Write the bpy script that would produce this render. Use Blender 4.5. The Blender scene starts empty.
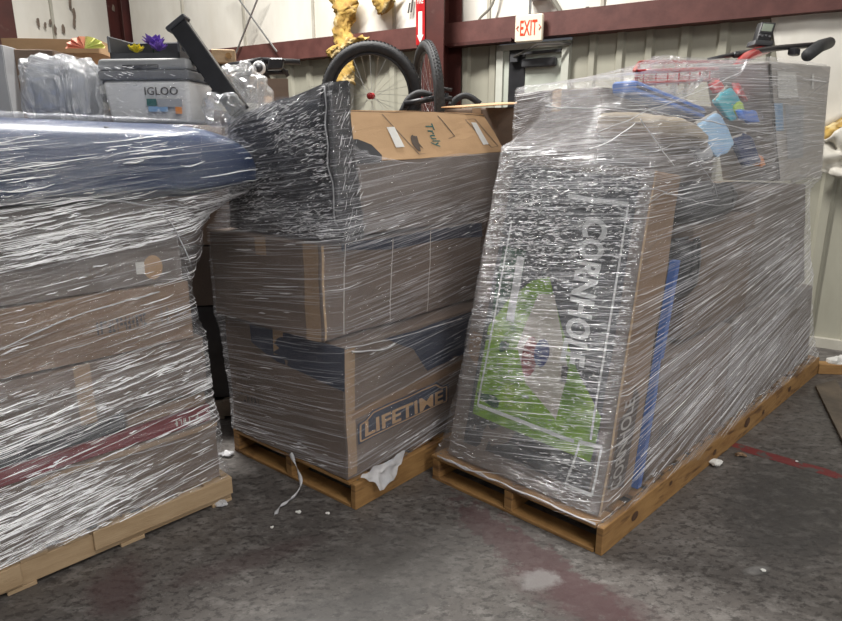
import bpy, bmesh, math, random
from mathutils import Vector, Matrix, noise
random.seed(7)
SC = bpy.context.scene; COL = SC.collection
# ------------------------------------------------------------------ camera
FPX = 628.0; CX = 421.0; CY = 310.5; HOR = 145.0; CH = 1.65
TH = math.atan((CY-HOR)/FPX); CT, ST = math.cos(TH), math.sin(TH)
cam = bpy.data.objects.new('camera', bpy.data.cameras.new('camera')); COL.objects.link(cam)
cam.location = (0, 0, CH); cam.rotation_euler = (math.pi/2-TH, 0, 0)
cam.data.sensor_width = 36.0; cam.data.lens = FPX/842*36.0; cam.data.clip_start = 0.02
SC.camera = cam
# ------------------------------------------------------------------ world and lamps
w = bpy.data.worlds.new('warehouse_air'); SC.world = w; w.use_nodes = True
w.node_tree.nodes['Background'].inputs[0].default_value = (0.80, 0.84, 0.92, 1)
w.node_tree.nodes['Background'].inputs[1].default_value = 0.11
def lamp(loc, sx, sy, power, col=(1, 0.97, 0.92), aim=None):
    l = bpy.data.lights.new('ceiling_light', 'AREA'); l.shape = 'RECTANGLE'; l.size = sx; l.size_y = sy
    l.energy = power; l.color = col
    o = bpy.data.objects.new('ceiling_light', l); COL.objects.link(o); o.location = loc
    if aim: o.rotation_euler = (Vector(aim)-Vector(loc)).to_track_quat('-Z', 'Y').to_euler()
    return o
lamp((-1.6, 4.6, 6.0), 2.4, 0.28, 640)
lamp((1.3, -0.4, 5.6), 2.4, 0.25, 150)
lamp((4.2, 1.6, 6.0), 2.2, 0.25, 40)
lamp((4.5, -5.0, 5.8), 2.4, 0.25, 420)
lamp((-2.2, -6.0, 5.8), 2.4, 0.25, 110)
lamp((9.0, -1.0, 6.0), 2.4, 0.25, 110)
SC.view_settings.view_transform = 'Standard'; SC.view_settings.look = 'None'
SC.view_settings.gamma = 1.0; SC.view_settings.use_curve_mapping = False
SC.view_settings.exposure = 0.0
# ------------------------------------------------------------------ helpers
def ray(u, v):
    dx = (u-CX)/FPX; dy = (CY-v)/FPX
    return Vector((dx, CT+dy*ST, -ST+dy*CT))
def fl(u, v, z=0.0):
    d = ray(u, v); t = (z-CH)/d.z
    return Vector((d.x*t, d.y*t, z))
def at(u, v, y):
    d = ray(u, v); t = y/d.y
    return Vector((d.x*t, y, CH+d.z*t))
def onplane(u, v, P, d):
    r = ray(u, v); n = Vector((-d.y, d.x, 0)); t = P.dot(n)/r.dot(n)
    return Vector((0, 0, CH))+r*t
def nz(p, s=1.0, seed=0.0):
    return noise.noise(Vector((p[0]*s+seed, p[1]*s-seed*1.7, p[2]*s+seed*0.3)))
ALLMATS = {}
def nodes_of(m):
    m.use_nodes = True; nt = m.node_tree; nt.nodes.clear(); return nt
def mat(name, c, rough=0.6, c2=None, scale=8.0, bump=0.0, bscale=60.0, metal=0.0, stretch=(1, 1, 1), detail=5.0,
        lo=0.35, hi=0.65, emit=0.0, alpha=1.0, coat=0.0, spec=0.5, c3=None, s3=2.0, lo3=0.55, hi3=0.7):
    m = bpy.data.materials.new(name); nt = nodes_of(m); N = nt.nodes; L = nt.links
    out = N.new('ShaderNodeOutputMaterial'); b = N.new('ShaderNodeBsdfPrincipled'); L.new(b.outputs[0], out.inputs[0])
    b.inputs['Roughness'].default_value = rough; b.inputs['Metallic'].default_value = metal
    b.inputs['Base Color'].default_value = (*c, 1); b.inputs['Coat Weight'].default_value = coat
    b.inputs['Specular IOR Level'].default_value = spec; b.inputs['Alpha'].default_value = alpha
    if emit: b.inputs['Emission Color'].default_value = (*c, 1); b.inputs['Emission Strength'].default_value = emit
    tc = N.new('ShaderNodeTexCoord'); mp = N.new('ShaderNodeMapping'); mp.inputs['Scale'].default_value = stretch
    L.new(tc.outputs['Object'], mp.inputs[0])
    if c2:
        n = N.new('ShaderNodeTexNoise'); n.inputs['Scale'].default_value = scale; n.inputs['Detail'].default_value = detail
        n.inputs['Roughness'].default_value = 0.62
        r = N.new('ShaderNodeMapRange'); r.inputs[1].default_value = lo; r.inputs[2].default_value = hi
        mx = N.new('ShaderNodeMix'); mx.data_type = 'RGBA'
        L.new(mp.outputs[0], n.inputs[0]); L.new(n.outputs[0], r.inputs[0]); L.new(r.outputs[0], mx.inputs[0])
        mx.inputs[6].default_value = (*c, 1); mx.inputs[7].default_value = (*c2, 1); src = mx.outputs[2]
        if c3:
            n3 = N.new('ShaderNodeTexNoise'); n3.inputs['Scale'].default_value = s3; n3.inputs['Detail'].default_value = 7
            r3 = N.new('ShaderNodeMapRange'); r3.inputs[1].default_value = lo3; r3.inputs[2].default_value = hi3
            m3 = N.new('ShaderNodeMix'); m3.data_type = 'RGBA'
            L.new(mp.outputs[0], n3.inputs[0]); L.new(n3.outputs[0], r3.inputs[0]); L.new(r3.outputs[0], m3.inputs[0])
            L.new(src, m3.inputs[6]); m3.inputs[7].default_value = (*c3, 1); src = m3.outputs[2]
        L.new(src, b.inputs['Base Color'])
    if bump:
        n2 = N.new('ShaderNodeTexNoise'); n2.inputs['Scale'].default_value = bscale; n2.inputs['Detail'].default_value = 4
        bp = N.new('ShaderNodeBump'); bp.inputs['Strength'].default_value = bump; bp.inputs['Distance'].default_value = 0.01
        L.new(mp.outputs[0], n2.inputs[0]); L.new(n2.outputs[0], bp.inputs['Height']); L.new(bp.outputs[0], b.inputs['Normal'])
    ALLMATS[name] = m
    return m
def film_mat(name, haze=0.16, streak=0.35, gloss=0.20, rough=0.2, tint=(0.80, 0.80, 0.84), slope=0.12, bump=0.6, sc=(1.2, 60.0), lo=0.5, hi=0.78, crinkle=0.0, patch=(0.35, 0.7), warpk=0.16, dense=(), pw_=1.6):
    """clear stretch film: transparent sheet, pale streaks painting glints where layers and creases gather, glossy coat with stretched bump"""
    m = bpy.data.materials.new(name); nt = nodes_of(m); N = nt.nodes; L = nt.links
    out = N.new('ShaderNodeOutputMaterial')
    uv = N.new('ShaderNodeTexCoord')
    # warp the sheet coordinates gently so that the pulls fan out
    wn = N.new('ShaderNodeTexNoise'); wn.inputs['Scale'].default_value = 1.6; wn.inputs['Detail'].default_value = 1
    L.new(uv.outputs['UV'], wn.inputs[0])
    sp = N.new('ShaderNodeSeparateXYZ'); L.new(uv.outputs['UV'], sp.inputs[0])
    def mth(op, a, b=None):
        n = N.new('ShaderNodeMath'); n.operation = op
        for i, q in enumerate((a, b)):
            if q is None: continue
            if isinstance(q, (int, float)): n.inputs[i].default_value = q
            else: L.new(q, n.inputs[i])
        return n.outputs[0]
    warp = mth('MULTIPLY', mth('SUBTRACT', wn.outputs[0], 0.5), warpk)
    v2 = mth('ADD', mth('ADD', sp.outputs[1], mth('MULTIPLY', sp.outputs[0], slope)), warp)
    cb = N.new('ShaderNodeCombineXYZ')
    L.new(mth('MULTIPLY', sp.outputs[0], sc[0]), cb.inputs[0]); L.new(mth('MULTIPLY', v2, sc[1]), cb.inputs[1])
    n1 = N.new('ShaderNodeTexNoise'); n1.inputs['Scale'].default_value = 1.0; n1.inputs['Detail'].default_value = 5; n1.inputs['Roughness'].default_value = 0.6
    L.new(cb.outputs[0], n1.inputs[0])
    cb2 = N.new('ShaderNodeCombineXYZ')
    L.new(mth('MULTIPLY', sp.outputs[0], sc[0]*0.8+0.7), cb2.inputs[0]); L.new(mth('MULTIPLY', v2, sc[1]*0.22), cb2.inputs[1])
    n2 = N.new('ShaderNodeTexNoise'); n2.inputs['Scale'].default_value = 1.0; n2.inputs['Detail'].default_value = 3
    L.new(cb2.outputs[0], n2.inputs[0])
    big = N.new('ShaderNodeTexNoise'); big.inputs['Scale'].default_value = 2.3; big.inputs['Detail'].default_value = 2
    L.new(uv.outputs['UV'], big.inputs[0])
    rb = N.new('ShaderNodeMapRange'); rb.inputs[1].default_value = patch[0]; rb.inputs[2].default_value = patch[1]; L.new(big.outputs[0], rb.inputs[0])
    r1 = N.new('ShaderNodeMapRange'); r1.inputs[1].default_value = lo; r1.inputs[2].default_value = hi; L.new(n1.outputs[0], r1.inputs[0])
    r2 = N.new('ShaderNodeMapRange'); r2.inputs[1].default_value = 0.4; r2.inputs[2].default_value = 0.75; L.new(n2.outputs[0], r2.inputs[0])
    st = mth('MULTIPLY', mth('MULTIPLY', r1.outputs[0], mth('ADD', r2.outputs[0], 0.35)), mth('ADD', mth('MULTIPLY', rb.outputs[0], 0.9), 0.35))  # pale diffuse streaks paint the glints along gathered film
    st = mth('POWER', mth('MINIMUM', st, 1.0), pw_)
    if dense:
        geo = N.new('ShaderNodeNewGeometry'); acc = None
        for (P_, R_, amt) in dense:
            vs_ = N.new('ShaderNodeVectorMath'); vs_.operation = 'SUBTRACT'; L.new(geo.outputs['Position'], vs_.inputs[0]); vs_.inputs[1].default_value = tuple(P_)
            vd_ = N.new('ShaderNodeVectorMath'); vd_.operation = 'DIVIDE'; L.new(vs_.outputs[0], vd_.inputs[0]); vd_.inputs[1].default_value = tuple(R_)
            vl_ = N.new('ShaderNodeVectorMath'); vl_.operation = 'LENGTH'; L.new(vd_.outputs[0], vl_.inputs[0])
            q_ = N.new('ShaderNodeMapRange'); q_.inputs[1].default_value = 1.15; q_.inputs[2].default_value = 0.55; q_.inputs[3].default_value = 0; q_.inputs[4].default_value = amt; L.new(vl_.outputs['Value'], q_.inputs[0])
            acc = q_.outputs[0] if acc is None else mth('ADD', acc, q_.outputs[0])
        st = mth('MAXIMUM', mth('ADD', st, mth('MULTIPLY', mth('ADD', acc, 0.0), mth('ADD', mth('MULTIPLY', r1.outputs[0], 0.9), 0.18))), 0.0)
    hz = mth('MINIMUM', mth('ADD', haze, mth('ADD', mth('MULTIPLY', st, streak), mth('MULTIPLY', rb.outputs[0], haze*0.8))), 0.92)
    hgt = mth('ADD', n1.outputs[0], mth('MULTIPLY', n2.outputs[0], 1.6))
    if crinkle:
        n4 = N.new('ShaderNodeTexNoise'); n4.inputs['Scale'].default_value = 34; n4.inputs['Detail'].default_value = 3
        L.new(uv.outputs['UV'], n4.inputs[0]); hgt = mth('ADD', hgt, mth('MULTIPLY', n4.outputs[0], crinkle))
    bp = N.new('ShaderNodeBump'); bp.inputs['Strength'].default_value = bump; bp.inputs['Distance'].default_value = 0.02
    L.new(hgt, bp.inputs['Height'])
    tr = N.new('ShaderNodeBsdfTransparent'); df = N.new('ShaderNodeBsdfDiffuse'); df.inputs[0].default_value = (*tint, 1)
    gl = N.new('ShaderNodeBsdfGlossy'); gl.inputs['Roughness'].default_value = rough; gl.inputs[0].default_value = (0.95, 0.96, 1, 1)
    L.new(bp.outputs[0], gl.inputs['Normal']); L.new(bp.outputs[0], df.inputs['Normal'])
    tl = N.new('ShaderNodeBsdfTranslucent'); tl.inputs[0].default_value = (*tint, 1); md = N.new('ShaderNodeMixShader'); md.inputs[0].default_value = 0.35
    L.new(df.outputs[0], md.inputs[1]); L.new(tl.outputs[0], md.inputs[2])
    m1 = N.new('ShaderNodeMixShader'); L.new(hz, m1.inputs[0]); L.new(tr.outputs[0], m1.inputs[1]); L.new(md.outputs[0], m1.inputs[2])
    m2 = N.new('ShaderNodeMixShader'); m2.inputs[0].default_value = gloss
    L.new(m1.outputs[0], m2.inputs[1]); L.new(gl.outputs[0], m2.inputs[2]); L.new(m2.outputs[0], out.inputs[0])
    return m

def link(name, verts, faces, m, parent=None, smooth=False, uvs=None, loc=None, kind=None):
    me = bpy.data.meshes.new(name)
    org = Vector(parent['_org']) if parent is not None else Vector(loc if loc is not None else (0, 0, 0))
    me.from_pydata([tuple(Vector(v)-org) for v in verts], [], faces)
    if uvs is not None:
        ul = me.uv_layers.new(name='UVMap')
        for lp in me.loops: ul.data[lp.index].uv = uvs[lp.vertex_index]
    if smooth: me.polygons.foreach_set('use_smooth', [True]*len(me.polygons))
    me.materials.append(m); me.update()
    o = bpy.data.objects.new(name, me); COL.objects.link(o); o['_org'] = tuple(org)
    if parent is not None: o.parent = parent
    else: o.location = org
    if kind: o['kind'] = kind
    return o
def tag(o, label, cat, group=None):
    o['label'] = label; o['category'] = cat
    if group: o['group'] = group
    return o
def thing(name, label, cat, loc=(0, 0, 0), group=None):
    o = bpy.data.objects.new(name, None); COL.objects.link(o); o.location = loc; o['_org'] = tuple(loc)
    o.empty_display_size = 0.1
    return tag(o, label, cat, group)
class MB:
    """collects simple solids into one mesh"""
    def __init__(s): s.v = []; s.f = []
    def add(s, v, f):
        n = len(s.v); s.v += [Vector(p) for p in v]; s.f += [tuple(i+n for i in q) for q in f]; return s
    def hexa(s, c):   # c: 8 corners, bottom 4 ccw, top 4 ccw
        return s.add(c, [(3, 2, 1, 0), (4, 5, 6, 7), (0, 1, 5, 4), (1, 2, 6, 5), (2, 3, 7, 6), (3, 0, 4, 7)])
    def box(s, O, ex, ey, ez, ch=0.0):
        O, ex, ey, ez = map(Vector, (O, ex, ey, ez))
        if ch <= 0: return s.hexa([O, O+ex, O+ex+ey, O+ey, O+ez, O+ex+ez, O+ex+ey+ez, O+ey+ez])
        ux, uy = ex.normalized()*ch, ey.normalized()*ch; uz = ez.normalized()*ch
        def ring(h, i):
            return [O+h+ux*(1+i)+uy*i, O+ex+h-ux*(1+i)+uy*i, O+ex+h-ux*i+uy*(1+i), O+ex+ey+h-ux*i-uy*(1+i),
                    O+ex+ey+h-ux*(1+i)-uy*i, O+ey+h+ux*(1+i)-uy*i, O+ey+h+ux*i-uy*(1+i), O+h+ux*i+uy*(1+i)]
        rs = [ring(Vector(), 1), ring(uz, 0), ring(ez-uz, 0), ring(ez, 1)]
        v = sum(rs, []); f = [tuple(range(7, -1, -1)), tuple(range(24, 32))]
        for k in range(3):
            for i in range(8): j = (i+1) % 8; f.append((k*8+i, k*8+j, k*8+8+j, k*8+8+i))
        return s.add(v, f)
    def cbox(s, C, ex, ey, ez, ch=0.0):
        C, ex, ey, ez = map(Vector, (C, ex, ey, ez)); return s.box(C-ex/2-ey/2-ez/2, ex, ey, ez, ch)
    def tube(s, pts, r, n=10, closed=False):
        pts = [Vector(p) for p in pts]; m = len(pts); rr = r if isinstance(r, (list, tuple)) else [r]*m
        up = None; v = []
        for i, p in enumerate(pts):
            a = pts[i-1] if (i or closed) else p; b = pts[(i+1) % m] if (i < m-1 or closed) else p
            t = (b-a).normalized()
            if up is None: up = t.orthogonal().normalized()
            up = (up-t*up.dot(t)).normalized(); w2 = t.cross(up)
            for k in range(n):
                an = 2*math.pi*k/n; v.append(p+(up*math.cos(an)+w2*math.sin(an))*rr[i])
        f = []
        for i in range(m if closed else m-1):
            i2 = (i+1) % m
            for k in range(n): k2 = (k+1) % n; f.append((i*n+k, i*n+k2, i2*n+k2, i2*n+k))
        if not closed: f += [tuple(range(n-1, -1, -1)), tuple(range((m-1)*n, m*n))]
        return s.add(v, f)
    def build(s, name, m, parent=None, smooth=False, loc=None, kind=None):
        return link(name, s.v, s.f, m, parent, smooth, None, loc, kind)
def crease_mesh(name, fn, n, parent, dens, U, V, length=(0.05, 0.3), wid=(0.0010, 0.0030), slope=lambda u, v: 0.1, height=0.6, seed=1, m=None, segs=5, jit=0.035, bend=0.05, wav=0.0015):
    """sharp little folds standing on a film sheet, coloured white to paint its glints. fn(u,v) -> (point, outward normal); dens(point) 0..1 keeps or drops a fold"""
    r = random.Random(seed); vs = []; fs = []; made = 0
    for _ in range(n):
        u0 = U[0]+(U[1]-U[0])*r.random(); v0 = V[0]+(V[1]-V[0])*r.random()
        q = fn(u0, v0)
        if q is None: continue
        d_ = dens(q[0])
        if r.random() > d_: continue
        L_ = length[0]+(length[1]-length[0])*r.random()**2.2; w_ = wid[0]+(wid[1]-wid[0])*r.random()**2.5; sl = slope(u0, v0)+r.gauss(0, jit); cv = r.gauss(0, bend)
        row = []
        for k in range(segs+1):
            x = k/segs; uu = u0+L_*(x-0.5); vv = v0+L_*(x-0.5)*sl+cv*L_*(x-0.5)**2*4+wav*math.sin(x*9+u0*50)
            q = fn(uu, vv)
            if q is None: row = None; break
            row.append((q[0], q[1], w_*(math.sin(math.pi*min(max(x, 0.04), 0.96))**0.7)))
        if not row: continue
        b = len(vs)
        for p, nn, ww in row:
            up = Vector((0, 0, 1)); up = (up-nn*up.dot(nn)); up = up.normalized() if up.length > 0.05 else nn.orthogonal()
            vs += [p+up*ww+nn*0.0005, p+nn*(ww*height+0.001)-up*ww*0.3, p-up*ww+nn*0.0005]
        for k in range(segs): a = b+k*3; fs += [(a, a+1, a+4, a+3), (a+1, a+2, a+5, a+4)]
        made += 1
    return link(name, vs, fs, m or M['crease'], parent, False, kind='stuff')
def faceFn(bx, face, sc_u, sc_v, off):
    def fn(u, v):
        a, b = u/sc_u, v/sc_v
        if not (0 <= a <= 1 and 0 <= b <= 1): return None
        p = bx.F(face, a, b, off); n_ = (bx.F(face, a, b, off+0.01)-p).normalized()
        return p, n_
    return fn
class Frame:
    def __init__(s, N, dA, dB): s.N = Vector((N.x, N.y, 0)); s.A = dA; s.B = dB
    def p(s, a, b, z=0.0): return s.N+s.A*a+s.B*b+Vector((0, 0, z))
def hd(v): v = Vector((v.x, v.y, 0)); return v.normalized()

class Box:
    """a carton: 8 corners (a,b,z), grid-subdivided skin with soft dents; can map (s,t) of a face to the skin"""
    def __init__(s, corners, dent=0.006, seed=0.0, round_=0.010):
        s.c = corners; s.dent = dent; s.seed = seed; s.r = round_
        s.mid = sum(corners, Vector())/8
    def P(s, x, y, z):
        c = s.c
        b = (c[0]*(1-x)+c[1]*x)*(1-y)+(c[3]*(1-x)+c[2]*x)*y
        t = (c[4]*(1-x)+c[5]*x)*(1-y)+(c[7]*(1-x)+c[6]*x)*y
        p = b*(1-z)+t*z
        q = p*3.0
        d = Vector((nz(q, 1, s.seed), nz(q, 1, s.seed+9), nz(q, 1, s.seed+17)))*s.dent
        d += Vector((nz(q, 3.3, s.seed), nz(q, 3.3, s.seed+5), nz(q, 3.3, s.seed+2)))*s.dent*0.5
        return p+d
    def F(s, face, u, v, off=0.0):
        g = {'side': lambda u, v: (u, 0, v), 'sideflip': lambda u, v: (1-u, 0, v), 'front': lambda u, v: (0, 1-u, v), 'top': lambda u, v: (u, v, 1),
             'frontup': lambda u, v: (0, 1-u, v)}[face]
        p = s.P(*g(u, v)); e = 0.01
        du = s.P(*g(u+e, v))-s.P(*g(u-e, v)); dv = s.P(*g(u, v+e))-s.P(*g(u, v-e)); n = du.cross(dv).normalized()
        if n.dot(p-s.mid) < 0: n = -n
        return p+n*off
    def mesh(s, n=9):
        ts = [0.0, 0.012]+[i/(n-1) for i in range(1, n-1)]+[0.988, 1.0]; K = len(ts); idx = {}; v = []; f = []
        cen = s.mid
        def vid(i, j, k):
            if (i, j, k) not in idx:
                ex = sum(q in (0, K-1) for q in (i, j, k)); q = [ts[i], ts[j], ts[k]]
                p = s.P(*q)
                if ex >= 2:
                    m = [0.03 if (r in (0, K-1)) else 0 for r in (i, j, k)]
                    tgt = s.P(*[min(max(t, mm), 1-mm) for t, mm in zip(q, m)])
                    dd = tgt-p
                    if dd.length > 1e-6: p = p+dd.normalized()*min(s.r*0.5, dd.length)
                idx[(i, j, k)] = len(v); v.append(p)
            return idx[(i, j, k)]
        for i in range(K-1):
            for j in range(K-1):
                f += [(vid(i, j, 0), vid(i, j+1, 0), vid(i+1, j+1, 0), vid(i+1, j, 0)), (vid(i, j, K-1), vid(i+1, j, K-1), vid(i+1, j+1, K-1), vid(i, j+1, K-1)),
                      (vid(i, 0, j), vid(i+1, 0, j), vid(i+1, 0, j+1), vid(i, 0, j+1)), (vid(i, K-1, j), vid(i, K-1, j+1), vid(i+1, K-1, j+1), vid(i+1, K-1, j)),
                      (vid(0, i, j), vid(0, i, j+1), vid(0, i+1, j+1), vid(0, i+1, j)), (vid(K-1, i, j), vid(K-1, i+1, j), vid(K-1, i+1, j+1), vid(K-1, i, j+1))]
        return v, f
    def decal(s, name, face, u0, u1, v0, v1, m, parent, off=0.0025, n=8, shape=None, label=None):
        """thin sheet lying on a face; shape = list of (u,v) outline in 0..1 of the rectangle"""
        v = []; f = []
        if shape is None:
            for j in range(n+1):
                for i in range(n+1): v.append(s.F(face, u0+(u1-u0)*i/n, v0+(v1-v0)*j/n, off))
            for j in range(n):
                for i in range(n): a = j*(n+1)+i; f.append((a, a+1, a+n+2, a+n+1))
        else:
            bm = bmesh.new(); bv = [bm.verts.new((x, y, 0)) for x, y in shape]; bm.faces.new(bv)
            bmesh.ops.triangulate(bm, faces=bm.faces[:])
            for _ in range(3): bmesh.ops.subdivide_edges(bm, edges=[e for e in bm.edges if e.calc_length() > 0.12], cuts=1, use_grid_fill=False); bmesh.ops.triangulate(bm, faces=bm.faces[:])
            bm.verts.index_update()
            v = [s.F(face, u0+(u1-u0)*q.co.x, v0+(v1-v0)*q.co.y, off) for q in bm.verts]; f = [tuple(q.index for q in k.verts) for k in bm.faces]; bm.free()
        o = link(name, v, f, m, parent, True)
        if label: o['label'] = label
        return o
    def frame_line(s, name, face, pts, wdt, m, parent, off=0.003):
        """printed line following (u,v) points; wdt in face units"""
        v = []; f = []
        for (a, b), (c, d) in zip(pts, pts[1:]):
            dx, dy = c-a, d-b; l = math.hypot(dx, dy); nx, ny = -dy/l*wdt/2, dx/l*wdt/2
            K = 8; base = len(v)
            for i in range(K+1):
                x, y = a+dx*i/K, b+dy*i/K
                v += [s.F(face, x+nx, y+ny, off), s.F(face, x-nx, y-ny, off)]
            for i in range(K): q = base+i*2; f.append((q, q+1, q+3, q+2))
        return link(name, v, f, m, parent, True)
def text_outline(body, bold=0.0):
    cu = bpy.data.curves.new('txt', 'FONT'); cu.body = body; cu.size = 1; cu.offset = bold; cu.resolution_u = 3
    o = bpy.data.objects.new('txt', cu); COL.objects.link(o)
    bpy.context.view_layer.update()
    dg = bpy.context.evaluated_depsgraph_get(); me = bpy.data.meshes.new_from_object(o.evaluated_get(dg))
    bm = bmesh.new(); bm.from_mesh(me); bmesh.ops.triangulate(bm, faces=bm.faces[:])
    v = [(q.co.x, q.co.y) for q in bm.verts]; f = [tuple(q.index for q in k.verts) for k in bm.faces]; bm.free()
    bpy.data.objects.remove(o); bpy.data.curves.remove(cu); bpy.data.meshes.remove(me)
    x0 = min(a for a, b in v); x1 = max(a for a, b in v); y0 = min(b for a, b in v); y1 = max(b for a, b in v)
    return [((a-x0)/(x1-x0), (b-y0)/(y1-y0)) for a, b in v], f
def text_fn(name, body, fn, m, parent, bold=0.0, thick=None, label=None):
    """fn maps (x,y) in 0..1 of the word's box to a world point"""
    v, f = text_outline(body, bold)
    o = link(name, [fn(x, y) for x, y in v], f, m, parent)
    if label: o['label'] = label
    return o
def word_on(box, body, face, u0, u1, v0, v1, m, parent, bold=0.0, off=0.0035, rot=0, name='lettering'):
    def fn(x, y):
        if rot == 0: a, b = x, y
        elif rot == 90: a, b = 1-y, x      # reads upwards
        elif rot == -90: a, b = y, 1-x     # reads downwards
        else: a, b = 1-x, 1-y
        return box.F(face, u0+(u1-u0)*a, v0+(v1-v0)*b, off)
    return text_fn(name, body, fn, m, parent, bold)

WRAP = {'left': [], 'middle': [], 'right': []}
def carton(name, label, fr, a, b, z, m, grp=None, wrap=None, top=None, dent=0.006, seed=None, tape='side', cat='box', group=None, tapemat=None):
    """a=(a0,a1) b=(b0,b1) z=(z0,z1); top=(da0,da1,db0,db1) shifts of the top corners"""
    ta = top or (0, 0, 0, 0)
    c = [fr.p(a[0], b[0], z[0]), fr.p(a[1], b[0], z[0]), fr.p(a[1], b[1], z[0]), fr.p(a[0], b[1], z[0]),
         fr.p(a[0]+ta[0], b[0]+ta[2], z[1]), fr.p(a[1]+ta[1], b[0]+ta[2], z[1]), fr.p(a[1]+ta[1], b[1]+ta[3], z[1]), fr.p(a[0]+ta[0], b[1]+ta[3], z[1])]
    bx = Box(c, dent, random.random()*50 if seed is None else seed)
    cen = (c[0]+c[1]+c[2]+c[3])/4
    t = thing(name, label, cat, cen, group)
    v, f = bx.mesh(); o = link('body', v, f, m, t, False)
    if wrap: WRAP[wrap].append(o)
    tm = tapemat or M['tape']
    if tape:
        # sealing tape over the closing seam and down the near end
        bx.decal('tape', 'top', 0, 1, 0.46, 0.54, tm, t, 0.002, 10)
        bx.decal('tape', 'front', 0.45, 0.55, 0.80, 1.0, tm, t, 0.002, 4)
        bx.frame_line('flap_seam', 'top', [(0.0, 0.5), (1.0, 0.5)], 0.008, M['seam'], t, 0.001)
    return t, bx, o

# ------------------------------------------------------------------ materials
M = {}
M['floor'] = mat('sealed_concrete', (0.105, 0.100, 0.097), 0.42, (0.055, 0.052, 0.050), 2.6, 0.12, 55, lo=0.36, hi=0.62, detail=9, c3=(0.17, 0.165, 0.16), s3=5.5, lo3=0.52, hi3=0.75)
#M['maroon_stain'] = mat('dull_maroon_floor_stain', (0.068, 0.045, 0.046), 0.5, (0.085, 0.078, 0.076), 9, 0.1, 60, lo=0.42, hi=0.55)
#M['pale_stain'] = mat('pale_floor_stain', (0.24, 0.24, 0.235), 0.5, (0.115, 0.11, 0.107), 14, lo=0.40, hi=0.58)
M['redline'] = mat('worn_red_floor_paint', (0.17, 0.028, 0.030), 0.5, (0.085, 0.078, 0.074), 13, lo=0.50, hi=0.58)
M['vinyl'] = mat('insulation_facing', (0.78, 0.76, 0.70), 0.5, (0.66, 0.63, 0.56), 1.8, 0.35, 7, c3=(0.40, 0.37, 0.30), s3=3.5, lo3=0.66, hi3=0.82, stretch=(1, 1, 0.35))
M['vinylseam'] = mat('facing_seam', (0.50, 0.48, 0.42), 0.6, (0.40, 0.38, 0.32), 5)
M['metalwall'] = mat('ribbed_steel_siding', (0.41, 0.40, 0.33), 0.5, (0.33, 0.32, 0.26), 2.2, 0.1, 10, stretch=(1, 1, 0.3))
M['redsteel'] = mat('red_oxide_steel', (0.075, 0.016, 0.012), 0.55, (0.05, 0.012, 0.010), 3, 0.1, 40, c3=(0.12, 0.06, 0.05), s3=12, lo3=0.62, hi3=0.8)
M['redsteel_light'] = mat('red_oxide_steel_dusty', (0.125, 0.045, 0.038), 0.6, (0.085, 0.028, 0.024), 6, 0.1, 40)
M['door'] = mat('grey_green_door_paint', (0.50, 0.53, 0.47), 0.5, (0.44, 0.47, 0.41), 3)
M['doorframe'] = mat('pale_door_frame', (0.58, 0.59, 0.53), 0.5, (0.48, 0.49, 0.43), 4)
M['black'] = mat('black_plastic', (0.014, 0.014, 0.016), 0.38, (0.024, 0.024, 0.028), 9)
M['rubber'] = mat('black_rubber', (0.020, 0.021, 0.023), 0.65, (0.035, 0.036, 0.04), 30, 0.3, 120)
M['dark'] = mat('dark_grey_plastic', (0.055, 0.056, 0.062), 0.5, (0.035, 0.036, 0.04), 8)
M['grey'] = mat('grey_plastic', (0.17, 0.175, 0.185), 0.5, (0.13, 0.135, 0.145), 6)
M['midgrey'] = mat('mid_grey_plastic', (0.28, 0.285, 0.29), 0.45, (0.23, 0.235, 0.24), 6)
M['lightgrey'] = mat('light_grey_plastic', (0.42, 0.43, 0.45), 0.45, (0.36, 0.37, 0.39), 6)
M['white'] = mat('white_plastic', (0.74, 0.74, 0.73), 0.4, (0.66, 0.66, 0.66), 5)
M['signwhite'] = mat('sign_face_cream', (0.86, 0.78, 0.64), 0.4, (0.80, 0.71, 0.56), 5, emit=0.0)
M['signred'] = mat('sign_red', (0.72, 0.06, 0.015), 0.4, emit=0.0)
M['red'] = mat('red_enamel', (0.50, 0.020, 0.022), 0.3, (0.36, 0.012, 0.016), 8, coat=0.5)
M['card'] = mat('brown_cardboard', (0.26, 0.165, 0.10), 0.75, (0.205, 0.13, 0.08), 3, 0.12, 90, stretch=(1, 1, 2.5))
M['card2'] = mat('greyish_cardboard', (0.19, 0.135, 0.10), 0.75, (0.145, 0.103, 0.078), 3, 0.12, 90, stretch=(1, 1, 2.5))
M['card3'] = mat('tan_cardboard', (0.52, 0.335, 0.185), 0.72, (0.45, 0.285, 0.155), 3, 0.12, 90, stretch=(1, 1, 2.5))
M['card4'] = mat('dark_cardboard', (0.10, 0.075, 0.060), 0.75, (0.075, 0.055, 0.045), 3, 0.12, 90)
M['cardtaupe'] = mat('taupe_cardboard', (0.215, 0.18, 0.158), 0.72, (0.17, 0.143, 0.126), 2.5, 0.12, 80, stretch=(1, 1, 2.5))
M['palecard'] = mat('pale_grey_card', (0.50, 0.47, 0.44), 0.7, (0.42, 0.39, 0.36), 2.5, 0.1, 80)
M['cardmid'] = mat('dull_brown_cardboard', (0.185, 0.140, 0.115), 0.75, (0.15, 0.115, 0.095), 3, 0.12, 90, stretch=(1, 1, 2.5))
M['cardedge'] = mat('torn_card_edge', (0.55, 0.40, 0.24), 0.8, (0.35, 0.23, 0.13), 22, 0.5, 60)
M['seam'] = mat('flap_shadow_gap', (0.09, 0.06, 0.04), 0.9)
M['tape'] = mat('buff_packing_tape', (0.40, 0.28, 0.18), 0.22, (0.34, 0.235, 0.15), 5)
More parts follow.
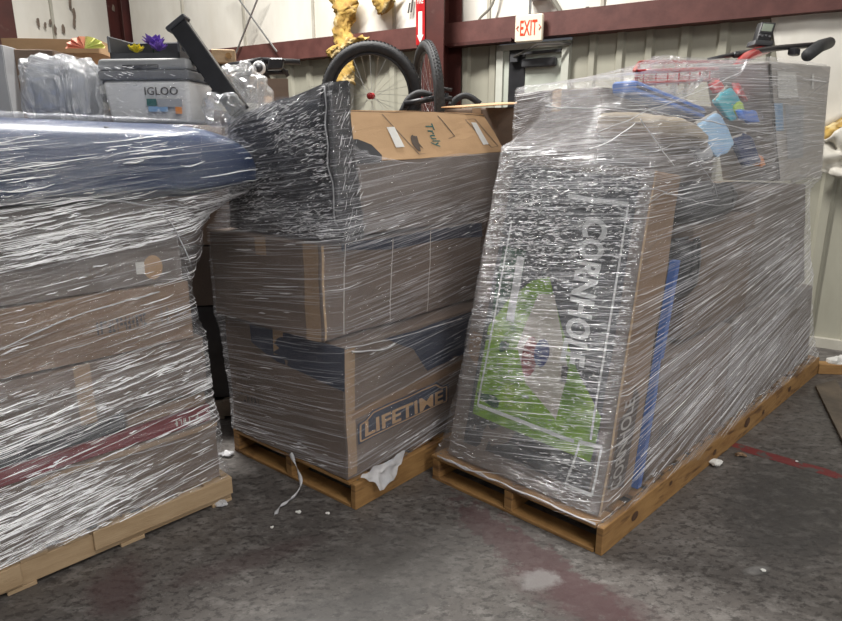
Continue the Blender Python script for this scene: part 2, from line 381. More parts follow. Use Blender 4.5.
M['cleartape'] = mat('clear_packing_tape', (0.62, 0.58, 0.52), 0.15, (0.50, 0.46, 0.42), 6)
M['ink'] = mat('dark_print', (0.05, 0.045, 0.045), 0.6, (0.08, 0.07, 0.065), 12)
M['inkblue'] = mat('navy_print', (0.035, 0.045, 0.075), 0.55, (0.055, 0.065, 0.095), 3, stretch=(1, 1, 2))
M['inkgrey'] = mat('faded_print', (0.15, 0.115, 0.09), 0.7, (0.20, 0.15, 0.115), 12)
M['inkteal'] = mat('teal_print', (0.03, 0.13, 0.12), 0.6)
M['paper'] = mat('white_paper', (0.76, 0.75, 0.72), 0.7, (0.66, 0.65, 0.62), 12)
M['green'] = mat('lime_grass_print', (0.24, 0.46, 0.018), 0.35, (0.10, 0.25, 0.015), 7, lo=0.4, hi=0.65, c3=(0.42, 0.60, 0.07), s3=5)
M['darkgreen'] = mat('forest_print', (0.02, 0.10, 0.05), 0.35, (0.03, 0.05, 0.04), 9)
M['photodark'] = mat('charcoal_print', (0.045, 0.050, 0.055), 0.35, (0.09, 0.095, 0.10), 14)
M['whiteink'] = mat('white_print', (0.74, 0.76, 0.76), 0.35)
M['skin_tan'] = mat('board_wood_print', (0.62, 0.60, 0.53), 0.4, (0.52, 0.47, 0.40), 8)
M['brick'] = mat('brick_red_print', (0.26, 0.05, 0.05), 0.4)
M['bluecloth'] = mat('blue_print', (0.03, 0.05, 0.20), 0.4)
M['redbox'] = mat('crimson_print_card', (0.25, 0.020, 0.028), 0.45, (0.17, 0.015, 0.022), 5)
M['blueplastic'] = mat('navy_blue_moulded_plastic', (0.016, 0.045, 0.135), 0.36, (0.012, 0.034, 0.10), 2.0, 0.05, 14)
M['edgeblue'] = mat('blue_edge_strip', (0.015, 0.10, 0.40), 0.4)
M['brightblue'] = mat('bright_blue_plastic', (0.03, 0.17, 0.62), 0.3, (0.025, 0.13, 0.50), 7)
M['wood'] = mat('pallet_pine', (0.42, 0.245, 0.095), 0.65, (0.30, 0.155, 0.055), 4.5, 0.25, 40, stretch=(1, 1, 6), c3=(0.13, 0.065, 0.028), s3=5, lo3=0.64, hi3=0.78)
M['wood2'] = mat('orange_pallet_pine', (0.38, 0.215, 0.080), 0.6, (0.25, 0.130, 0.045), 5, 0.25, 40, stretch=(1, 1, 6), c3=(0.10, 0.045, 0.02), s3=6, lo3=0.54, hi3=0.72)
M['woodlight'] = mat('pale_pallet_pine', (0.50, 0.36, 0.22), 0.65, (0.41, 0.285, 0.165), 5, 0.25, 40, stretch=(1, 1, 6))
M['wooddark'] = mat('weathered_wood', (0.12, 0.10, 0.08), 0.7, (0.20, 0.16, 0.12), 5, 0.25, 40)
M['knot'] = mat('dark_knot', (0.06, 0.03, 0.018), 0.7, (0.12, 0.06, 0.03), 30)
M['nail'] = mat('nail_steel', (0.18, 0.17, 0.16), 0.4, metal=0.8)
M['insul'] = mat('yellow_insulation', (0.62, 0.42, 0.11), 0.9, (0.34, 0.20, 0.06), 9, 0.9, 30, c3=(0.78, 0.66, 0.38), s3=7)
M['khaki'] = mat('khaki_fabric', (0.36, 0.30, 0.22), 0.8, (0.30, 0.25, 0.18), 6, 0.4, 160)
M['navycloth'] = mat('navy_fabric', (0.03, 0.045, 0.12), 0.8, (0.02, 0.03, 0.08), 9)
M['pink'] = mat('coral_paper', (0.80, 0.24, 0.17), 0.6, (0.85, 0.40, 0.20), 8)
M['limepaper'] = mat('lime_yellow_paper', (0.62, 0.72, 0.20), 0.6, (0.80, 0.66, 0.22), 9)
M['yellow'] = mat('yellow_petals', (0.75, 0.62, 0.04), 0.6)
M['purple'] = mat('purple_petals', (0.16, 0.08, 0.40), 0.6)
M['teal'] = mat('turquoise_packet', (0.06, 0.45, 0.50), 0.3, (0.04, 0.30, 0.42), 9)
M['coral'] = mat('coral_packet', (0.75, 0.13, 0.12), 0.3, (0.60, 0.08, 0.09), 9)
M['limepk'] = mat('lime_packet', (0.42, 0.60, 0.10), 0.3)
M['paleblue'] = mat('pale_blue_packet', (0.32, 0.52, 0.70), 0.35, (0.22, 0.38, 0.62), 6)
M['orange'] = mat('orange_packet', (0.80, 0.28, 0.06), 0.4)
M['steel'] = mat('bare_steel', (0.50, 0.50, 0.50), 0.3, metal=0.9)
M['lcd'] = mat('grey_green_display', (0.36, 0.42, 0.34), 0.2)
M['cable'] = mat('grey_cable', (0.20, 0.19, 0.16), 0.6)
M['crease'] = mat('folded_film_glint', (0.93, 0.93, 0.95), 0.28, spec=0.8)  # white base colour carries the glints of clear folded film
M['crease_faint'] = mat('faint_folded_film', (0.80, 0.80, 0.84), 0.3, spec=0.6, alpha=0.42)
M['film_rope'] = mat('bunched_film', (0.72, 0.72, 0.74), 0.25, (0.60, 0.60, 0.63), 25, alpha=0.75)
M['bubble'] = film_mat('bubble_wrap', 0.30, 0.3, 0.25, 0.2, slope=0.0, bump=1.0, sc=(40, 40), crinkle=3.0, tint=(0.78, 0.80, 0.82))
M['bag'] = film_mat('clear_poly_bag', 0.14, 0.4, 0.22, 0.15, slope=0.4, bump=0.7, sc=(6, 14), crinkle=0.6, tint=(0.78, 0.80, 0.80))

def floor_mat():
    m = bpy.data.materials.new('stained_concrete'); nt = nodes_of(m); N = nt.nodes; L = nt.links
    out = N.new('ShaderNodeOutputMaterial'); b = N.new('ShaderNodeBsdfPrincipled'); L.new(b.outputs[0], out.inputs[0]); tc = N.new('ShaderNodeTexCoord')
    def noi(sc, det=6, rough=0.6, mp=None):
        n = N.new('ShaderNodeTexNoise'); n.inputs['Scale'].default_value = sc; n.inputs['Detail'].default_value = det; n.inputs['Roughness'].default_value = rough
        if mp: k = N.new('ShaderNodeMapping'); k.inputs['Rotation'].default_value = (0, 0, mp[0]); k.inputs['Scale'].default_value = (mp[1], 1, 1); L.new(tc.outputs['Object'], k.inputs[0]); L.new(k.outputs[0], n.inputs[0])
        else: L.new(tc.outputs['Object'], n.inputs[0])
        return n.outputs[0]
    def rng(x, a, c, lo=0.0, hi=1.0):
        r = N.new('ShaderNodeMapRange'); r.inputs[1].default_value = a; r.inputs[2].default_value = c; r.inputs[3].default_value = lo; r.inputs[4].default_value = hi; L.new(x, r.inputs[0]); return r.outputs[0]
    def mix(f, a, c):
        x = N.new('ShaderNodeMix'); x.data_type = 'RGBA'
        if isinstance(f, float): x.inputs[0].default_value = f
        else: L.new(f, x.inputs[0])
        for k, q in ((6, a), (7, c)):
            if isinstance(q, tuple): x.inputs[k].default_value = (*q, 1)
            else: L.new(q, x.inputs[k])
        return x.outputs[2]
    def mth(op, a, c):
        n = N.new('ShaderNodeMath'); n.operation = op
        for k, q in enumerate((a, c)):
            if isinstance(q, (int, float)): n.inputs[k].default_value = q
            else: L.new(q, n.inputs[k])
        return n.outputs[0]
    col = mix(rng(noi(1.3, 9, 0.68), 0.38, 0.62), (0.078, 0.070, 0.066), (0.130, 0.118, 0.110))
    col = mix(rng(noi(14, 8, 0.7, (0.6, 0.6)), 0.50, 0.62, 0, 0.75), col, (0.19, 0.178, 0.168))
    col = mix(rng(noi(38, 6, 0.7, (-0.7, 0.6)), 0.50, 0.60, 0, 0.8), col, (0.038, 0.034, 0.032))
    col = mix(rng(noi(90, 3, 0.6), 0.62, 0.72, 0, 0.6), col, (0.22, 0.21, 0.20))
    wob = noi(5, 8, 0.7); wob2 = noi(22, 5, 0.7)
    sep = N.new('ShaderNodeSeparateXYZ'); L.new(tc.outputs['Object'], sep.inputs[0])
    def spot(P, rx, ry, rot, c, amt, soft=0.35, w2=0.8):
        nonlocal col
        dx = mth('SUBTRACT', sep.outputs[0], P.x); dy = mth('SUBTRACT', sep.outputs[1], P.y); cr, sr = math.cos(rot), math.sin(rot)
        x = mth('DIVIDE', mth('ADD', mth('MULTIPLY', dx, cr), mth('MULTIPLY', dy, sr)), rx); y = mth('DIVIDE', mth('SUBTRACT', mth('MULTIPLY', dy, cr), mth('MULTIPLY', dx, sr)), ry)
        d = mth('SQRT', mth('ADD', mth('MULTIPLY', x, x), mth('MULTIPLY', y, y)), 0)
        d = mth('ADD', d, mth('ADD', mth('MULTIPLY', mth('SUBTRACT', wob, 0.5), w2*1.6), mth('MULTIPLY', mth('SUBTRACT', wob2, 0.5), w2*1.8)))
        col = mix(rng(d, 1.0-soft, 1.0+soft, amt, 0.0), col, c)
    mar = (0.075, 0.040, 0.042)
    A, B = fl(455, 500), fl(640, 640)
    spot((A+B)/2, (B-A).length*0.5, 0.10, math.atan2(B.y-A.y, B.x-A.x), mar, 0.7, 0.15, 1.5)
    spot(fl(585, 600), 0.28, 0.12, -0.6, mar, 0.6); spot(fl(118, 590), 0.10, 0.16, 0.4, mar, 0.6); spot(fl(250, 560), 0.3, 0.06, 0.5, mar, 0.3)
    spot(fl(540, 580), 0.075, 0.055, 0.3, (0.30, 0.30, 0.295), 0.5, 0.3, 1.0); spot(fl(757, 570), 0.05, 0.02, 0.3, (0.36, 0.36, 0.35), 0.5)
    spot(fl(400, 560), 0.35, 0.25, 0.2, (0.14, 0.133, 0.128), 0.4); spot(fl(790, 510), 0.5, 0.25, 0.9, (0.05, 0.048, 0.047), 0.6); spot(fl(350, 610), 0.3, 0.1, 0.2, (0.05, 0.048, 0.047), 0.5)
    L.new(col, b.inputs['Base Color']); b.inputs['Roughness'].default_value = 0.5
    L.new(rng(noi(7, 6), 0.3, 0.7, 0.38, 0.62), b.inputs['Roughness'])
    bp = N.new('ShaderNodeBump'); bp.inputs['Strength'].default_value = 0.25; bp.inputs['Distance'].default_value = 0.004; L.new(noi(60, 6, 0.7), bp.inputs['Height']); L.new(bp.outputs[0], b.inputs['Normal'])
    return m
M['floor'] = floor_mat()
# ------------------------------------------------------------------ frames of the three loads
RN = fl(600, 556); RA = hd(fl(817, 373)-RN); RBm = hd(fl(425, 482)-RN); RBo = Vector((-RA.y, RA.x, 0)); RB = hd(RBm+RBo)
FR = Frame(RN, RA, RB)
MN = fl(355, 510); MA = hd(fl(440, 462)-MN); MBm = hd(fl(235, 457)-MN); MB_ = hd(MBm+Vector((-MA.y, MA.x, 0)))
FM = Frame(MN, MA, MB_)
LN = fl(232, 500); LA = hd(fl(0, 600)-LN); LB = Vector((LA.y, -LA.x, 0))
FL_ = Frame(LN, LA, LB)

T1_ = (0.93, 0.94, 0.97)
def side_r(fr, ca, cz, ra, rz, cb_=0.0): return fr.p(ca, cb_, cz), (ra, ra, rz)
M['film'] = film_mat('stretch_film_right', 0.05, 0.40, 0.10, 0.22, tint=T1_, slope=-0.16, bump=0.9, sc=(0.8, 70), lo=0.46, hi=0.72, warpk=0.30,
    dense=[(*side_r(FR, 0.3, 1.62, 0.45, 0.20, 0.4), 0.5), (*side_r(FR, 0.75, 1.5, 0.5, 0.20, 0.1), 0.35), (*side_r(FR, 1.9, 0.9, 1.3, 0.55), 0.22), (*side_r(FR, 1.9, 1.75, 0.7, 0.3), 0.2), (*side_r(FR, 0.05, 0.3, 0.5, 0.16, 0.5), 0.3)])
M['film_left'] = film_mat('stretch_film_left', 0.02, 0.40, 0.13, 0.22, tint=T1_, slope=-0.14, bump=1.0, sc=(2.2, 52), lo=0.48, hi=0.74, warpk=0.22, pw_=1.3,
    dense=[(*side_r(FL_, 0.55, 1.36, 0.75, 0.11), 0.75), (*side_r(FL_, 0.62, 0.66, 0.62, 0.12), 0.5), (*side_r(FL_, 0.75, 0.26, 0.42, 0.17), 0.6), (*side_r(FL_, 0.9, 1.62, 0.6, 0.1), 0.35), (*side_r(FL_, -0.2, 1.6, 0.25, 0.2, 0.2), -0.6)])
M['film_mid'] = film_mat('stretch_film_middle', 0.03, 0.28, 0.08, 0.17, tint=(0.80, 0.80, 0.86), slope=-0.16, bump=0.8, sc=(1.0, 75), lo=0.46, hi=0.72, warpk=0.2,
    dense=[(*side_r(FM, 0.05, 1.30, 0.45, 0.09, 0.4), 0.8), (*side_r(FM, 0.6, 1.27, 0.5, 0.07), 0.25), (*side_r(FM, 0.4, 0.22, 0.5, 0.1), 0.5)])
M['film_black'] = film_mat('crinkled_film', 0.0, 0.8, 0.10, 0.14, tint=T1_, slope=-0.2, bump=1.0, sc=(9.0, 60), lo=0.50, hi=0.64, crinkle=1.2, pw_=1.4)
M['film_crinkle'] = film_mat('film_over_printed_box', 0.0, 0.5, 0.07, 0.13, tint=T1_, slope=-0.2, bump=1.0, sc=(14.0, 60), lo=0.48, hi=0.64, crinkle=1.0, patch=(0.35, 0.6), pw_=1.4)  # white diffuse specks painted for the sparkle of crinkled film
# ------------------------------------------------------------------ the building
floor = link('floor', [(x, y, 0) for y in (-6, 14) for x in (-12, 12)], [(0, 1, 3, 2)], M['floor'], kind='structure')
# the painted line on the floor
ln = MB(); A, B = fl(728, 444), fl(842, 477); d = (B-A).normalized(); wd = Vector((-d.y, d.x, 0))*0.085
A = A-d*0.5; B = B+d*1.2; pts = 40; v = []; f = []
for i in range(pts+1):
    q = A.lerp(B, i/pts)
    v += [q-wd*(0.5+0.08*nz(q, 9)), q+wd*(0.5+0.08*nz(q, 8, 4))]
v = [Vector((q.x, q.y, 0.0012)) for q in v]
for i in range(pts): f.append((2*i, 2*i+2, 2*i+3, 2*i+1))
link('painted_line', v, f, M['redline'], floor)

ZG = 2.62
_g1, _g2 = fl(235, 67, ZG), fl(842, 13, ZG)     # the beam's lower edge
WD = hd(_g2-_g1); W0 = _g1-WD*0.0; W0.z = 0
_k = onplane(146, 150, W0, WD); W0 = Vector((_k.x, _k.y, 0)); WN = Vector((WD.y, -WD.x, 0))   # WN points into the room
if WN.y > 0: WN = -WN
print('WALL', W0, WD, onplane(842, 337, W0, WD))
def wp(s, z, off=0.0): return W0+WD*s+WN*off+Vector((0, 0, z))
def wu(u, off=0.0):   # distance along the back wall seen at picture column u
    k = (u-CX)/(FPX)/CT  # nearly level rows only
    lo_, hi_ = 0.0, 14.0
    for _ in range(50):
        m_ = (lo_+hi_)/2; p = wp(m_, 2.4, off); q = Vector((p.x, p.y*CT-(p.z-CH)*ST, 0))
        if CX+FPX*q.x/q.y < u: lo_ = m_
        else: hi_ = m_
    return lo_
def struct(name): o = bpy.data.objects.new(name, None); COL.objects.link(o); o['_org'] = (0, 0, 0); o['kind'] = 'structure'; return o
wall = struct('wall_back')
D0, D1 = wu(499), wu(571)   # door opening
# upper insulated facing, one sheet per panel
def facing(s0, s1, z0, z1, m=None, parent=wall, P=wp, amp=0.03, seed=0):
    nx, ny = 10, 16; v = []; f = []
    for j in range(ny+1):
        for i in range(nx+1):
            x = i/nx; s = s0+(s1-s0)*x; z = z0+(z1-z0)*j/ny
            bul = amp*math.sin(math.pi*x)**0.5*(0.7+0.8*nz((s*1.3, z*1.1, seed)))+0.015*nz((s*5, z*3, 2))
            v.append(P(s, z, 0.02+bul if 0 < i < nx else 0.015))
    for j in range(ny):
        for i in range(nx): a = j*(nx+1)+i; f.append((a, a+1, a+nx+2, a+nx+1))
    return link('panel', v, f, m or M['vinyl'], parent, True)
def ribbed(s0, s1, z0, z1, m=None, parent=wall, P=wp):
    """one sheet of siding with raised ribs"""
    v = []; f = []; prof = []
    n = max(1, round((s1-s0)/0.3)); pit = (s1-s0)/n
    for i in range(n):
        b = s0+i*pit; prof += [(b, 0), (b+pit*0.62, 0), (b+pit*0.70, 0.032), (b+pit*0.90, 0.032), (b+pit*0.98, 0)]
    prof.append((s1, 0))
    for s, o in prof: v += [P(s, z0, o), P(s, z1, o)]
    for i in range(len(prof)-1): f.append((2*i, 2*i+2, 2*i+3, 2*i+1))
    return link('panel', v, f, m or M['metalwall'], parent)
s = 0.0
while s < 13.5:
    facing(s, s+1.12, ZG+0.2, 5.6, seed=s)
    strip = MB(); strip.box(wp(s+1.10, ZG+0.2, 0.02), WD*0.03, WN*0.02, Vector((0, 0, 5.6-ZG-0.2))); strip.build('seam_batten', M['vinylseam'], wall)
    s += 1.12
s = 0.0
while s < 13.5:
    s2 = s+0.9
    z0 = 0.0
    if s2 > D0 and s < D1:
        # shorten the sheet beside or above the door
        if s < D0: ribbed(s, D0, 0, ZG)
        if s2 > D1: ribbed(D1, s2, 0, ZG)
    else: ribbed(s, s2, 0, ZG)
    s = s2
ribbed(0, 13.6, 5.6, 6.0)
bs = MB(); bs.box(wp(D1+0.1, 0, 0.0), WD*8, WN*0.05, Vector((0, 0, 0.08))); bs.build('baseboard_back', M['vinylseam'])['kind'] = 'structure'
# girts (channel: web against the wall, two lips)
def girt(name, s0, s1, P=wp, D=WD, Nn=WN, z=ZG):
    g = MB(); g.box(P(s0, z, 0.0), D*(s1-s0), Nn*0.16, Vector((0, 0, 0.014)))
    g.box(P(s0, z+0.19, 0.0), D*(s1-s0), Nn*0.16, Vector((0, 0, 0.014)))
    g.box(P(s0, z, 0.16), D*(s1-s0), Nn*0.012, Vector((0, 0, 0.204)))
    o = g.build(name, M['redsteel_light']); o['kind'] = 'structure'; return o
girt('trim_1', 0.1, 13.4)
# columns: H sections
def column(name, s, wd=0.30, dp=0.36, P=wp, D=WD, Nn=WN, off=0.06):
    g = MB(); H = Vector((0, 0, 6.0))
    g.box(P(s-wd/2, 0, off), D*wd, Nn*0.018, H); g.box(P(s-wd/2, 0, off+dp), D*wd, Nn*0.018, H); g.box(P(s-0.007, 0, off+0.018), D*0.014, Nn*(dp-0.018), H)
    o = g.build(name, M['redsteel']); o['kind'] = 'structure'; return o
sc_ = wu(437, 0.3)
column('trim_2', sc_)
br = MB(); br.add([wp(sc_+0.05, ZG-0.02, 0.2), wp(sc_+0.75, ZG-0.02, 0.2), wp(sc_+0.05, ZG-0.02, 0.05), wp(sc_+0.75, ZG-0.02, 0.05), wp(sc_+0.05, ZG+0.01, 0.2), wp(sc_+0.75, ZG+0.01, 0.2), wp(sc_+0.05, ZG+0.01, 0.05), wp(sc_+0.75, ZG+0.01, 0.05)],
       [(0, 1, 3, 2), (4, 6, 7, 5), (0, 4, 5, 1), (2, 3, 7, 6), (0, 2, 6, 4), (1, 5, 7, 3)])
br.build('trim_3', M['redsteel'])['kind'] = 'structure'
# side wall on the left
SD = hd(fl(12, 39.5, 3.0)-fl(100, 50.5, 3.0)); SW = Vector((-SD.y, SD.x, 0)); SW = SW if SW.x > 0 else -SW
S0 = fl(140, 55.5, 3.0); S0.z = 0
SP = lambda s, z, off=0.0: S0+SD*s+SW*off+Vector((0, 0, z))
wl = struct('wall_left')
s = 0.25
while s < 8:
    facing(s, s+1.05, 3.0, 5.6, parent=wl, P=SP, seed=s+40)
    strip = MB(); strip.box(SP(s+1.03, 3.0, 0.02), SD*0.035, SW*0.03, Vector((0, 0, 2.6))); strip.build('seam_batten', M['vinylseam'], wl)
    s += 1.05
s = 0.0
while s < 8: ribbed(s, s+0.9, 0, 2.97, parent=wl, P=SP, m=M['metalwall']); s += 0.9
g = MB(); g.box(SP(0.2, 2.80, 0.0), SD*8, SW*0.16, Vector((0, 0, 0.19))); g.build('trim_4', M['wood'])['kind'] = 'structure'
for k, s in enumerate((0.32, 2.15)):
    column('trim_%d' % (5+k), s, P=SP, D=SD, Nn=SW, off=0.05, wd=0.34)

# door
dr = struct('door_1'); g = MB(); ZD = ZG-0.03
g.box(wp(D0, 0, -0.02), WD*0.07, WN*0.09, Vector((0, 0, ZD))); g.box(wp(D1-0.07, 0, -0.02), WD*0.07, WN*0.09, Vector((0, 0, ZD)))
g.box(wp(D0, ZD-0.05, -0.02), WD*(D1-D0), WN*0.09, Vector((0, 0, 0.05))); g.build('door_frame', M['doorframe'], dr)
g = MB(); g.box(wp(D0+0.07, 0.01, 0.0), WD*(D1-D0-0.14), WN*0.045, Vector((0, 0, ZD-0.06))); lf = g.build('door_leaf', M['door'], dr)
g = MB(); g.box(wp(D0+0.13, 1.25, 0.047), WD*0.17, WN*0.004, Vector((0, 0, 1.30))); g.build('window_pane', M['black'], dr)
g = MB(); g.box(wp(D0+0.28, ZD-0.22, 0.047), WD*0.34, WN*0.06, Vector((0, 0, 0.075)), 0.008)
g.box(wp(D0+0.20, ZD-0.10, 0.05), WD*0.46, WN*0.03, Vector((0, 0, 0.025))); g.box(wp(D0+0.16, ZD-0.17, 0.05), WD*0.08, WN*0.06, Vector((0, 0, 0.08)), 0.006)
g.build('door_closer', M['dark'], dr)
g = MB(); g.tube([wp(D0+0.2, ZD-0.12, 0.10), wp(D0+0.5, ZD-0.05, 0.26), wp(D0+0.75, ZD-0.04, 0.08)], 0.012, 8); g.build('closer_arm', M['nail'], dr)
g = MB()
for i in range(24):
    a = 2*math.pi*i/24
g.tube([wp(D1-0.2+0.07*math.cos(2*math.pi*i/20), 2.1+0.03*math.sin(2*math.pi*i/20), 0.06) for i in range(20)], 0.012, 6, True); g.build('door_handle', M['signred'], dr)['label'] = 'red ring hung on the door'

# exit sign
sx = wu(526, 0.30); zx = onplane(526, 42, wp(0, 0, 0.27), WD).z
t = thing('exit_sign', 'cream EXIT sign with red letters hung over the door', 'sign', wp(sx, zx, 0.28))
XD = hd(WD*0.93+Vector((0.25, 0, 0))); XN = Vector((XD.y, -XD.x, 0))
O = wp(sx, zx, 0.27)-XD*0.13
g = MB(); g.box(O-XN*0.05, XD*0.26, XN*0.05, Vector((0, 0, 0.235)), 0.010); g.build('housing', M['signwhite'], t)
fn = lambda x, y: O+XD*(0.050+0.16*x)+Vector((0, 0, 0.055+0.13*y))+XN*0.003
text_fn('lettering', 'EXIT', fn, M['signred'], t, 0.012)
for sgn, cx in ((-1, 0.026), (1, 0.234)):
    cpt = O+XD*cx+Vector((0, 0, 0.12))+XN*0.004
    g = MB(); g.tube([cpt-XD*sgn*0.008+Vector((0, 0, 0.022)), cpt+XD*sgn*0.009, cpt-XD*sgn*0.008-Vector((0, 0, 0.022))], 0.004, 5); g.build('arrow', M['signred'], t)
g = MB(); g.tube([O+XD*0.13-XN*0.025+Vector((0, 0, 0.235)), O+XD*0.13-XN*0.025+Vector((0, 0, 0.40))], 0.012, 8); g.build('stem', M['steel'], t)
bx_ = MB(); bx_.box(wp(sx-0.07, zx+0.38, 0.05), WD*0.16, WN*0.14, Vector((0, 0, 0.75)), 0.008)
cj = tag(bx_.build('conduit_box', M['lightgrey'], loc=wp(sx, zx+0.38, 0.05)), 'grey electrical conduit box above the lit word sign', 'conduit')
# fire extinguisher sign on the column
e0 = wp(sc_-0.15, 2.60, 0.45)
t = thing('extinguisher_sign', 'narrow red and white fire extinguisher sign on the column', 'sign', e0)
ED = WD; EN = WN
g = MB(); g.box(e0+ED*0.0, ED*0.10, EN*0.006, Vector((0, 0, 0.5))); g.build('plate', M['red'], t)
g = MB(); g.box(e0+ED*0.028+EN*0.007+Vector((0, 0, 0.06)), ED*0.044, EN*0.002, Vector((0, 0, 0.24)))
g.add([e0+ED*0.012+EN*0.009+Vector((0, 0, 0.09)), e0+ED*0.088+EN*0.009+Vector((0, 0, 0.09)), e0+ED*0.05+EN*0.009+Vector((0, 0, 0.015))], [(0, 1, 2)])
g.build('white_arrow', M['paper'], t)
text_fn('lettering', 'FIRE', lambda x, y: e0+ED*(0.015+0.07*x)+EN*0.009+Vector((0, 0, 0.37+0.05*y)), M['paper'], t, 0.01)

# cables, rods
def curvep(P, n=24):
    out = []
    for i in range(n+1):
        t_ = i/n*(len(P)-1); k = min(int(t_), len(P)-2); u = t_-k
        a = P[max(k-1, 0)]; b = P[k]; c = P[k+1]; d_ = P[min(k+2, len(P)-1)]
        out.append(0.5*((2*b)+(c-a)*u+(2*a-5*b+4*c-d_)*u*u+(3*b-a-3*c+d_)*u**3))
    return out
def wallpt(u, v, off): # point on a plane parallel to the back wall
    P0 = wp(0, 0, off); return onplane(u, v, P0, WD)
g = MB(); g.tube(curvep([wallpt(u, v, 0.12) for u, v in ((498, -20), (492, 5), (479, 20), (478, 34))]), 0.012, 6)
tag(g.build('cable', M['cable'], loc=wallpt(478, 34, 0.12)), 'thin grey cable curving down the wall left of the exit sign', 'cable')
g = MB(); g.tube(curvep([wallpt(u, v, 0.12) for u, v in ((545, -14), (556, 4), (561, 14), (561, 28))]), 0.022, 8)
tag(g.build('cable', M['cable'], loc=wallpt(561, 28, 0.12)), 'thick grey cable looping down right of the exit sign', 'cable')
for (p, q, lb) in (((262, -12), (236, 53), 'thin brace rod slanting down left in front of the white wall'), ((228, -16), (277, 52), 'thin brace rod slanting down right in front of the white wall')):
    g = MB(); g.tube([wallpt(*p, 0.22), wallpt(*q, 0.22)], 0.012, 6); tag(g.build('brace_rod', M['steel'], loc=wallpt(*q, 0.22)), lb, 'rod')

# torn insulation: lumpy tufts
def tuft(name, pts, rad, label, m=M['insul'], cat='insulation', off=0.2, seed=0, fl_=0.5):
    C = [wallpt(u, v, off) for u, v in pts]; P = curvep(C, 30); v = []; f = []; n = 22
    R = rad if isinstance(rad, list) else [rad]*len(pts)
    for i, p in enumerate(P):
        x = i/30*(len(R)-1); k = min(int(x), len(R)-2); r = R[k]*(1-x+k)+R[k+1]*(x-k)
        for j in range(n):
            a = 2*math.pi*j/n; dv = WD*math.cos(a)+WN*math.sin(a)*fl_
            rr = r*(1+0.55*nz(p*3+dv*0.8, 2.0, seed)+0.45*nz(p+dv*0.3, 11, seed)+0.25*nz(p+dv*0.2, 31, seed))
            v.append(p+dv*rr+Vector((0, 0, 0.05*nz(p+dv, 9, seed))))
    for i in range(30):
        for j in range(n): k = (j+1) % n; f.append((i*n+j, i*n+k, (i+1)*n+k, (i+1)*n+j))
    f += [tuple(range(n-1, -1, -1)), tuple(range(30*n, 31*n))]
    return tag(link(name, v, f, m, None, True, loc=P[-1]), label, cat)
tuft('insulation_tuft', [(342, -10), (345, 10), (343, 28), (346, 44)], [0.13, 0.17, 0.10, 0.12], 'long ragged yellow insulation hanging from a wall tear above the wheel', seed=1)
tuft('insulation_tuft', [(362, 38), (348, 43), (338, 50), (333, 57)], [0.08, 0.10, 0.12, 0.08], 'clump of yellow insulation lying on the red beam', seed=4, off=0.28)
tuft('insulation_tuft', [(342, 55), (345, 66), (343, 84)], [0.13, 0.12, 0.13], 'yellow insulation strip below the red beam behind the bicycle wheel', seed=6)
tuft('insulation_tuft', [(380, -12), (384, 2), (383, 13)], [0.17, 0.14, 0.04], 'short hooked insulation flap high on the white wall', seed=8)
# little holes and scratches on the facing
for (u, v, w_, h_) in ((412, 5, 0.02, 0.14), (409, 8, 0.015, 0.10), (586, 14, 0.03, 0.12)):
    p = wallpt(u, v, 0.075); g = MB(); g.cbox(p, WD*w_, WN*0.01, Vector((0.02, 0, h_))); g.build('tear', M['ink'], wall)
def sidept(u, v, off): return onplane(u, v, SP(0, 0, off), SD)
for (u, v, h_) in ((70, 3, 0.22), (74, 14, 0.16), (74, 22, 0.14), (38, 22, 0.12), (45, 25, 0.09), (55, 30, 0.14), (63, 29, 0.12), (50, 22, 0.07), (113, 8, 0.1)):
    p = sidept(u, v, 0.075); n = 9; q = [p+SD*(0.022+0.02*nz((u, i*1.7, v)))*math.cos(2*math.pi*i/n)+Vector((0, 0, h_*(0.5+0.3*nz((i*2.1, u, v)))*math.sin(2*math.pi*i/n))) for i in range(n)]
    link('tear', [x+WD*0.008 for x in q]+[p+WD*0.012], [(i, (i+1) % n, n) for i in range(n)], M['inkgrey'], wl)

# torn facing hanging at the far right
def sheet(name, grid, m, label, cat, wob=0.02, fr_=6, seed=0, n=18, off=0.12, thick=0.01, lip=0.0):
    """crumpled sheet through four picture corners (on a plane before the back wall)"""
    c = [wallpt(u, v, off) for u, v in grid]; v = []; f = []
    for j in range(n+1):
        for i in range(n+1):
            x, y = i/n, j/n; p = c[0].lerp(c[1], x).lerp(c[3].lerp(c[2], x), y)
            p = p+WN*(wob*4*abs(nz(p, fr_, seed))+wob*1.5*nz(p, fr_*3, seed)+lip*(y**3))+Vector((0, 0, wob*1.2*nz(p, fr_*2, seed+3)*(1 if 0 < j else 1.5)))
            v.append(p)
    for j in range(n):
        for i in range(n): a = j*(n+1)+i; f.append((a, a+1, a+n+2, a+n+1))
    o = link(name, v, f, m, None, True, loc=c[3]); sd = o.modifiers.new('s', 'SOLIDIFY'); sd.thickness = thick
    return tag(o, label, cat)
sheet('wall_facing_flap', [(770, 10), (900, -20), (900, 90), (790, 148)], M['vinyl'], 'smooth cream insulation facing hanging below the beam at far right', 'facing', 0.008, 2, off=0.05, n=14)
sheet('wall_facing_flap', [(800, 150), (880, 112), (880, 180), (804, 172)], M['vinyl'], 'crumpled torn cream facing at the right edge above the ribbed siding', 'facing', 0.05, 5, 3, off=0.16, lip=0.05)
tuft('insulation_tuft', [(806, 142), (822, 138), (838, 128), (860, 118)], [0.05, 0.09, 0.10, 0.10], 'brown insulation showing in the torn facing at the right edge', seed=12, off=0.14, fl_=0.8)

